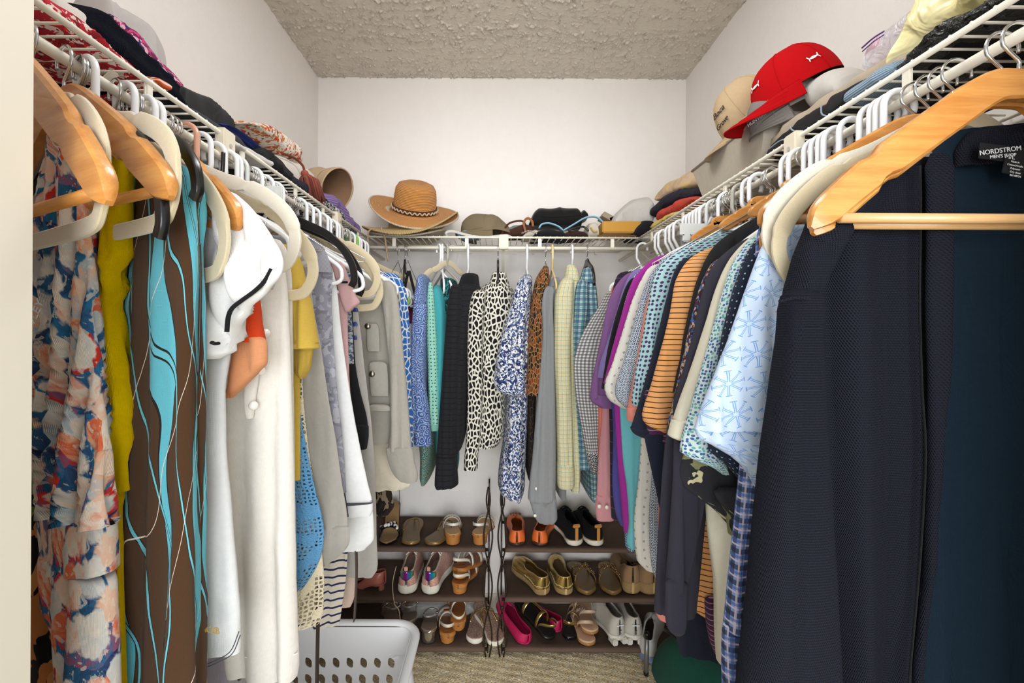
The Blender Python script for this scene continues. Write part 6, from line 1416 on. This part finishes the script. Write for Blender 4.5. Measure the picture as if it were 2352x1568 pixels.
# middle shelf, right rack
for px, rz, f, lab in ((1252, .48, -1, 'left gold espadrille turned sideways'), (1300, .05, 1, 'right gold espadrille seen from the heel')):
    s = Shoe(lab, px, 1380, 1, rz, f, L=.24, W=.042, kind='shoe'); s.sole(.024, ROPE, grow=1.04); s.upper([.062, .055, .04, .045, .045, .028], .64, GOLD, .42); s.collar(LEA('#a88a58'))
    s.tubep('stitching', [(s.xc(t) + q * s.wt(t) * 1.02, s.L * t, .030 + .004 * ((int(t * 60)) % 2)) for q, tt in ((-1, np.linspace(.5, .01, 24)), (1, np.linspace(.01, .5, 24))) for t in tt], .0012, LEA('#d8c49a'), 90)
for px, rz, f, lab in ((1351, .10, 1, 'left bronze slide with a beaded strap, toe to the front'), (1409, -.12, -1, 'right bronze slide with a beaded strap, toe to the front')):
    s = Shoe(lab, px, 1374, 1, rz, f, L=.235, W=.046, toward=True, kind='sandal'); s.sole(.014, BRONZE); s.sole(.003, plain_('bronze_footbed', '#7d6440', .42), 'insole', .013, .93); s.strap(.42, .72, .05, .022, BRONZE); s.strap(.72, .42, .046, .022, BRONZE)
    for k in range(40):
        r_ = random.Random(k); a = r_.uniform(.3, 2.85); kk = (1 - math.cos(a)) / 2; t = (.42 + .30 * kk) if k % 2 else (.72 - .30 * kk)
        ball('bead', (s.xc(t) - s.wt(t) * math.cos(a), s.L * t + r_.uniform(-.008, .008), s.th + .050 * math.sin(a) ** .8 + .002), .0032, STUD if k % 3 else plain_('amber_stone', '#6a4526', .15), s.t, seg=6)
TAN = solid('tan_canvas', '#a5825c')
for px, rz, f, lab in ((1454, .03, -1, 'left tan canvas espadrille with jute sole'), (1502, .42, 1, 'right tan canvas espadrille, mostly behind the hanging polo')):
    s = Shoe(lab, px, 1366, 1, rz, f, L=.24, W=.044, heel=.02, dy=.01, kind='shoe'); s.sole(.024, ROPE, wedge=True, grow=1.04); s.upper([.08, .068, .04, .045, .045, .028], .62, TAN, .36); s.collar(TAN, .003)
# bottom shelf, left rack
SIL = plain('silver_foil', '#cfcac4', .12, .95)
for px, rz, f, lab, dy in ((984, .0, 1, 'silver mirror-heeled sandal beside the laundry basket', 0), (940, .25, -1, 'clear strapped silver sandal behind the laundry basket rim', .06), (905, .3, 1, 'silver sandal almost hidden by the laundry basket', .05)):
    s = Shoe(lab, px, 1493, 2, rz, f, L=.225, heel=.04, dy=dy, kind='sandal'); s.sole(.008, SIL); s.block(.045, 0, .22, SIL, sc=.9); s.sole(.004, LEA('#8c7460'), 'insole', .008, .92)
    s.sling(.34, .065, .006, CLEARPL); s.strap(.62, .66, .045, .010, SIL); s.strap(.74, .70, .04, .008, SIL); ball('buckle', (s.xc(.2) + s.wt(.2), s.L * .2, s.zl(.2) + .06), .005, CHROME, s.t, seg=8)
wood_sandal('brown wooden sandal with white straps, lower left of the pair on the bottom shelf', 1030, 1492, 2, .12, .0, .0)
wood_sandal('brown wooden sandal with white straps, tilted on top of its mate on the bottom shelf', 1052, 1462, 2, .18, .015, .04, .25, -1)
for px, rz, f, lab, dy, pt in ((1088, -.18, 1, 'glitter flip-flop lying flat on the bottom shelf', .0, .0), (1142, .38, -1, 'glitter flip-flop leaning against the rack frame', -.012, .12)):
    s = Shoe(lab, px, 1494, 2, rz, f, L=.235, W=.043, dy=dy, pitch=pt, kind='sandal'); s.sole(.020, RUB); s.sole(.003, GLIT, 'insole', .019, .95)
    for q in (-1, 1): s.tubep('thong', [(s.xc(.42) + q * s.wt(.42) * .95, s.L * .42, .020), (q * .024, s.L * .56, .045), (0, s.L * .72, .038), (0, s.L * .76, .02)], .0042, GOLD, flat=.5)
# bottom shelf, right rack
MAG = plain('fuchsia_satin', '#b81f52', .4, 0, .5, (200, .3))
s = Shoe('fuchsia pointed flat with its sole showing', 1212, 1478, 2, .46, 1, L=.245, toe='point', dy=.0, pitch=.2, kind='shoe'); s.sole(.008, MAG); s.upper([.045, .04, .03, .032, .034, .02], .7, MAG, .40); s.collar(MAG); s.sole(.002, LEA('#8a1840'), 'insole', .008, .9); ball('jewel', (s.xc(.8), s.L * .78, .045), .006, CHROME, s.t, seg=8)
s = Shoe('second fuchsia flat under the black and gold sandals', 1288, 1470, 2, .8, -1, L=.24, toe='point', dy=.08, kind='shoe'); s.sole(.008, MAG); s.upper([.045, .04, .03, .032, .034, .02], .7, MAG, .40); s.collar(MAG)
for px, rz, f, lab, dy, lf, pt in ((1270, .62, 1, 'black sandal with gold T-strap leaning on the fuchsia flat', .0, .02, .28), (1304, -.35, -1, 'black sandal with crossed gold straps on the bottom shelf', .03, .0, .0)):
    s = Shoe(lab, px, 1482, 2, rz, f, L=.24, dy=dy, lift=lf, pitch=pt, kind='sandal'); s.sole(.010, BPLAST); s.sole(.003, LEA('#15110f', .6), 'insole', .010, .93); s.strap(.62, .66, .045, .016, GOLD); s.sling(.28, .05, .012, GOLD, back=.0); s.tubep('t_strap', [(s.xc(.64), s.L * .64, .055), (s.xc(.45), s.L * .45, .068), (s.xc(.3), s.L * .28, .07)], .006, GOLD, flat=.3); s.strap(.3, .3, .06, .014, GOLD)
for px, py, lf, dy, lab in ((1352, 1492, 0, -.008, 'nude studded sandal at the bottom of its pair'), (1360, 1470, .026, .02, 'nude studded sandal stacked on its mate')):
    s = Shoe(lab, px, py, 2, .04 if lf else -.02, 1, L=.235, W=.043, dy=dy, lift=lf, pitch=.06 if lf else 0, kind='sandal'); s.sole(.012, LEA('#9a6f3e')); s.sole(.006, LEA('#c99f80', .5), 'insole', .011, .98)
    s.strap(.55, .6, .05, .018, LEA('#bfa48a')); s.sling(.34, .055, .014, LEA('#bfa48a'), back=-.03)
    for k in range(10): a = .3 + k * .28; ball('stud', (s.xc(.57) - s.wt(.57) * 1.02 * math.cos(a), s.L * .57, s.th + .051 * math.sin(a) ** .8), .0035, CHROME, s.t, seg=6)
GRS = plain('grey_mesh', '#bdb6aa', .7, 0, .3, (600, .6))
for px, rz, f, lab in ((1424, .28, -1, 'left pale grey running shoe, heel up, with notched sole'), (1460, -.02, 1, 'right pale grey running shoe with notched sole')):
    s = Shoe(lab, px, 1484, 2, rz, f, L=.26, W=.045, heel=.018, pitch=.0, kind='sneaker'); s.sole(.018, LEA('#cfc9bd', .6), grow=1.04)
    for q in (-1, 1): bevbox('cleat', (s.xc(.05) + q * .021, .018, .012), (.022, .045, .026), LEA('#cfc9bd', .6), s.t, .004)
    s.upper([.078, .072, .085, .088, .055, .03], .48, GRS, .26); s.collar(GRS, .004); bevbox('reflector', (s.xc(0), -.003, .078), (.03, .002, .004), plain_('reflective_tape', '#e8f0f0', .2), s.t, .0008)
    tube('emblem', [(s.xc(0) + a_, -.004, .048 + b_) for a_, b_ in ((-.004, -.006), (.004, .0), (-.004, .006), (.005, .012), (.001, .014))], .0011, LEA('#7d776c'), s.t, 5)
    for t in (.44, .5, .56): s.tubep('lace', [(s.xc(t) - .022, s.L * t, .115), (s.xc(t), s.L * t, .128), (s.xc(t) + .022, s.L * t, .115)], .0026, LEA('#a8a196', .8), 8)
# plastic bag behind the left rack
ob = heap('plastic_sleeve', 'B', 1.95, 2.03, [(930, 1425, 1400), (950, 1425, 1388), (1000, 1425, 1385), (1060, 1425, 1384), (1090, 1425, 1390)], Mt('clear_film', .2, alpha=.35).col('#cfcfc8').m, None, 60, wr=.006); tag(ob, 'clear plastic sleeve lying behind the left shoe rack', 'bag')
# ------------------------------------------------------------------ laundry basket
BSK = plain('white_basket_plastic', '#f0efee', .4, 0, .5)
t = empty('laundry_basket', 'white plastic laundry basket with oval holes in front of the shoe rack', 'basket', (0, 0, 0))
bx0, bx1, by0, by1, bz = -.80, -.262, .93, 1.475, .325
def holed(name, O, eu, ev, nu, nv, hw_, hh_, z0, z1, corner=0):
    """panel between two edges with real leaf-shaped holes; O..: four corner points bottom-left, bottom-right, top-right, top-left"""
    A_, B__, C_, D_ = [np.array(p, float) for p in O]; k = 20; mb = MB()
    def pt(u, v): return (A_ * (1 - u) + B__ * u) * (1 - v) + (D_ * (1 - u) + C_ * u) * v
    def quad(u0, u1, v0, v1): mb.add([pt(u0, v0), pt(u1, v0), pt(u1, v1), pt(u0, v1)], [(0, 1, 2, 3)])
    quad(0, 1, 0, z0); quad(0, 1, z1, 1); u_a, u_b = .07, .93; quad(0, u_a, z0, z1); quad(u_b, 1, z0, z1)
    for i in range(nu):
        for j in range(nv):
            cu, cv = u_a + (i + .5) * (u_b - u_a) / nu, z0 + (j + .5) * (z1 - z0) / nv; du, dv = (u_b - u_a) / nu / 2, (z1 - z0) / nv / 2
            ou, inn = [], []
            for q in range(k):
                a = 2 * PI * (q + .5) / k; c_, s_ = math.cos(a), math.sin(a); mx = max(abs(c_), abs(s_)); ou.append(pt(cu + du * c_ / mx, cv + dv * s_ / mx))
                x_, y_ = hw_ * c_, hh_ * s_; inn.append(pt(cu + du * (x_ - .25 * s_ * abs(s_)), cv + dv * y_))
            mb.add(ou + inn, [(q, (q + 1) % k, k + (q + 1) % k, k + q) for q in range(k)])
    o = mb.build(name, BSK, t); bm = bmesh.new(); bm.from_mesh(o.data); bmesh.ops.remove_doubles(bm, verts=bm.verts, dist=.0004); bmesh.ops.recalc_face_normals(bm, faces=bm.faces); bm.to_mesh(o.data); bm.free()
    md = o.modifiers.new('thickness', 'SOLIDIFY'); md.thickness = .003; return o
tp = .035
b0, b1, c0_, c1_ = bx0 + tp, bx1 - tp, by0 + tp, by1 - tp
holed('side_wall', [(b0, c1_, .01), (b1, c1_, .01), (bx1, by1, bz), (bx0, by1, bz)], 0, 0, 10, 4, .50, .62, .12, .74)
holed('side_wall', [(b1, c0_, .01), (b1, c1_, .01), (bx1, by1, bz), (bx1, by0, bz)], 0, 0, 9, 4, .50, .62, .12, .74)
holed('side_wall', [(b0, c0_, .01), (b0, c1_, .01), (bx0, by1, bz), (bx0, by0, bz)], 0, 0, 9, 4, .50, .62, .12, .74)
holed('side_wall', [(b0, c0_, .01), (b1, c0_, .01), (bx1, by0, bz), (bx0, by0, bz)], 0, 0, 10, 4, .50, .62, .12, .74)
o = bevbox('base', ((b0 + b1) / 2, (c0_ + c1_) / 2, .012), (b1 - b0, c1_ - c0_, .006), BSK, t, .002)
rim = []
for cx_, cy_, a0 in ((bx1 - .06, by1 - .06, 0), (bx0 + .06, by1 - .06, PI / 2), (bx0 + .06, by0 + .06, PI), (bx1 - .06, by0 + .06, 1.5 * PI)):
    for a in np.linspace(a0, a0 + PI / 2, 8): rim.append((cx_ + .075 * math.cos(a), cy_ + .075 * math.sin(a), bz + .004))
tube('rim', rim, .014, BSK, t, 10, True, flat=.6)
tube('handle', curve([(bx1 + .012, by1 - .17, bz - .01), (bx1 + .030, by1 - .24, bz - .012), (bx1 + .032, by1 - .33, bz - .012), (bx1 + .012, by1 - .42, bz - .01)], 20), .014, BSK, t, 10)
# ------------------------------------------------------------------ floor items, right
GREEN = solid('dark_green_nylon', '#117862', .55, st=.7)
B_ = empty('shoe_bag', 'dark green zip shoe bag on the floor below the right rod', 'bag')
def prism_bag():
    A = spline(np.array([(1.30, .585, .79, .02, .20), (1.38, .572, .80, .012, .245), (1.48, .56, .80, .01, .255), (1.58, .555, .79, .01, .235), (1.66, .56, .77, .012, .18), (1.70, .58, .74, .03, .12)]), 26)
    n, m = 26, 40; S = np.zeros((n, m, 3)); th = np.linspace(0, 2 * PI, m, endpoint=False)
    for i in range(n):
        y_, xa, xb2, za, zb2 = A[i]; e = min(1, min(i, n - 1 - i) / 3 + .15) ** .5
        cx = np.sign(np.cos(th)) * np.abs(np.cos(th)) ** .7; sz = np.sign(np.sin(th)) * np.abs(np.sin(th)) ** .7
        S[i] = np.stack([(xa + xb2) / 2 + (xb2 - xa) / 2 * e * cx * (1 - .22 * (sz + 1)), np.full(m, y_), (za + zb2) / 2 + (zb2 - za) / 2 * e * sz], -1)
    S += (.006 * pnoise(S, 8, 22))[..., None]; return S
V, Fc, U = loft(prism_bag()); mesh('body', V, Fc, GREEN, B_, U)
tube('piping', curve([(.64, 1.285, .235), (.60, 1.275, .16), (.585, 1.28, .08), (.60, 1.285, .02)], 20), .004, S_('#4a2c1c'), B_, 6)
o = heap('mesh_end', 'F' if False else 'B', 1.27, 1.30, [], None) if False else None
bm_ = bevbox('mesh_panel', (.69, 1.277, .11), (.17, .012, .17), leafy('#8f9690', ('#6d736e', '#b7bdb8'), 90), B_, .004)
bevbox('lower_trim', (.70, 1.268, .035), (.15, .02, .05), S_('#0c5a49'), B_, .006)
tube('zip_strap', curve([(.60, 1.60, .235), (.585, 1.56, .262), (.60, 1.50, .275), (.62, 1.44, .268)], 16), .004, BPLAST, B_, 6)
s = Shoe('white golf shoe with a blue sole edge behind the green bag', 1528, 1500, 2, .9, 1, L=.26, kind='sneaker'); s.t.matrix_world = Matrix.Translation((.590, 1.76, .004)) @ RZ(-.5); s.sole(.03, LEA('#7f95b4', .5), grow=1.05); s.upper([.07, .066, .08, .085, .055, .03], .5, LEA('#dcdad6', .5), .34); s.collar(LEA('#dcdad6', .5), .004)
for k in range(3): s.tubep('stripe', [(s.xc(.3) - s.wt(.3) * .98, s.L * (.30 + .05 * k), .05), (s.xc(.3) - s.wt(.3) * .9, s.L * (.34 + .05 * k), .075)], .002, LEA('#3a3c40'))
t = empty('grey_pole', 'short grey metal pole with a black cap beside the running shoes', 'pole')
a_, b_ = PY(1486, 1462, 1.70), PY(1484, 1556, 1.70); b_[2] = max(.004, b_[2])
tube('shaft', [b_, (a_ + b_) / 2, a_], .0085, plain('grey_metal', '#7d7b76', .4, .6), t, 12); tube('cap', [a_ - np.array((0, 0, .004)), a_ + np.array((0, 0, .012)), a_ + np.array((0, 0, .018))], [.0105, .0105, .008], BPLAST, t, 12)
tube('foot', [b_, b_ + np.array((0, 0, .01)), b_ + np.array((0, 0, .012))], .0095, BPLAST, t, 12)
bpy.context.view_layer.update()
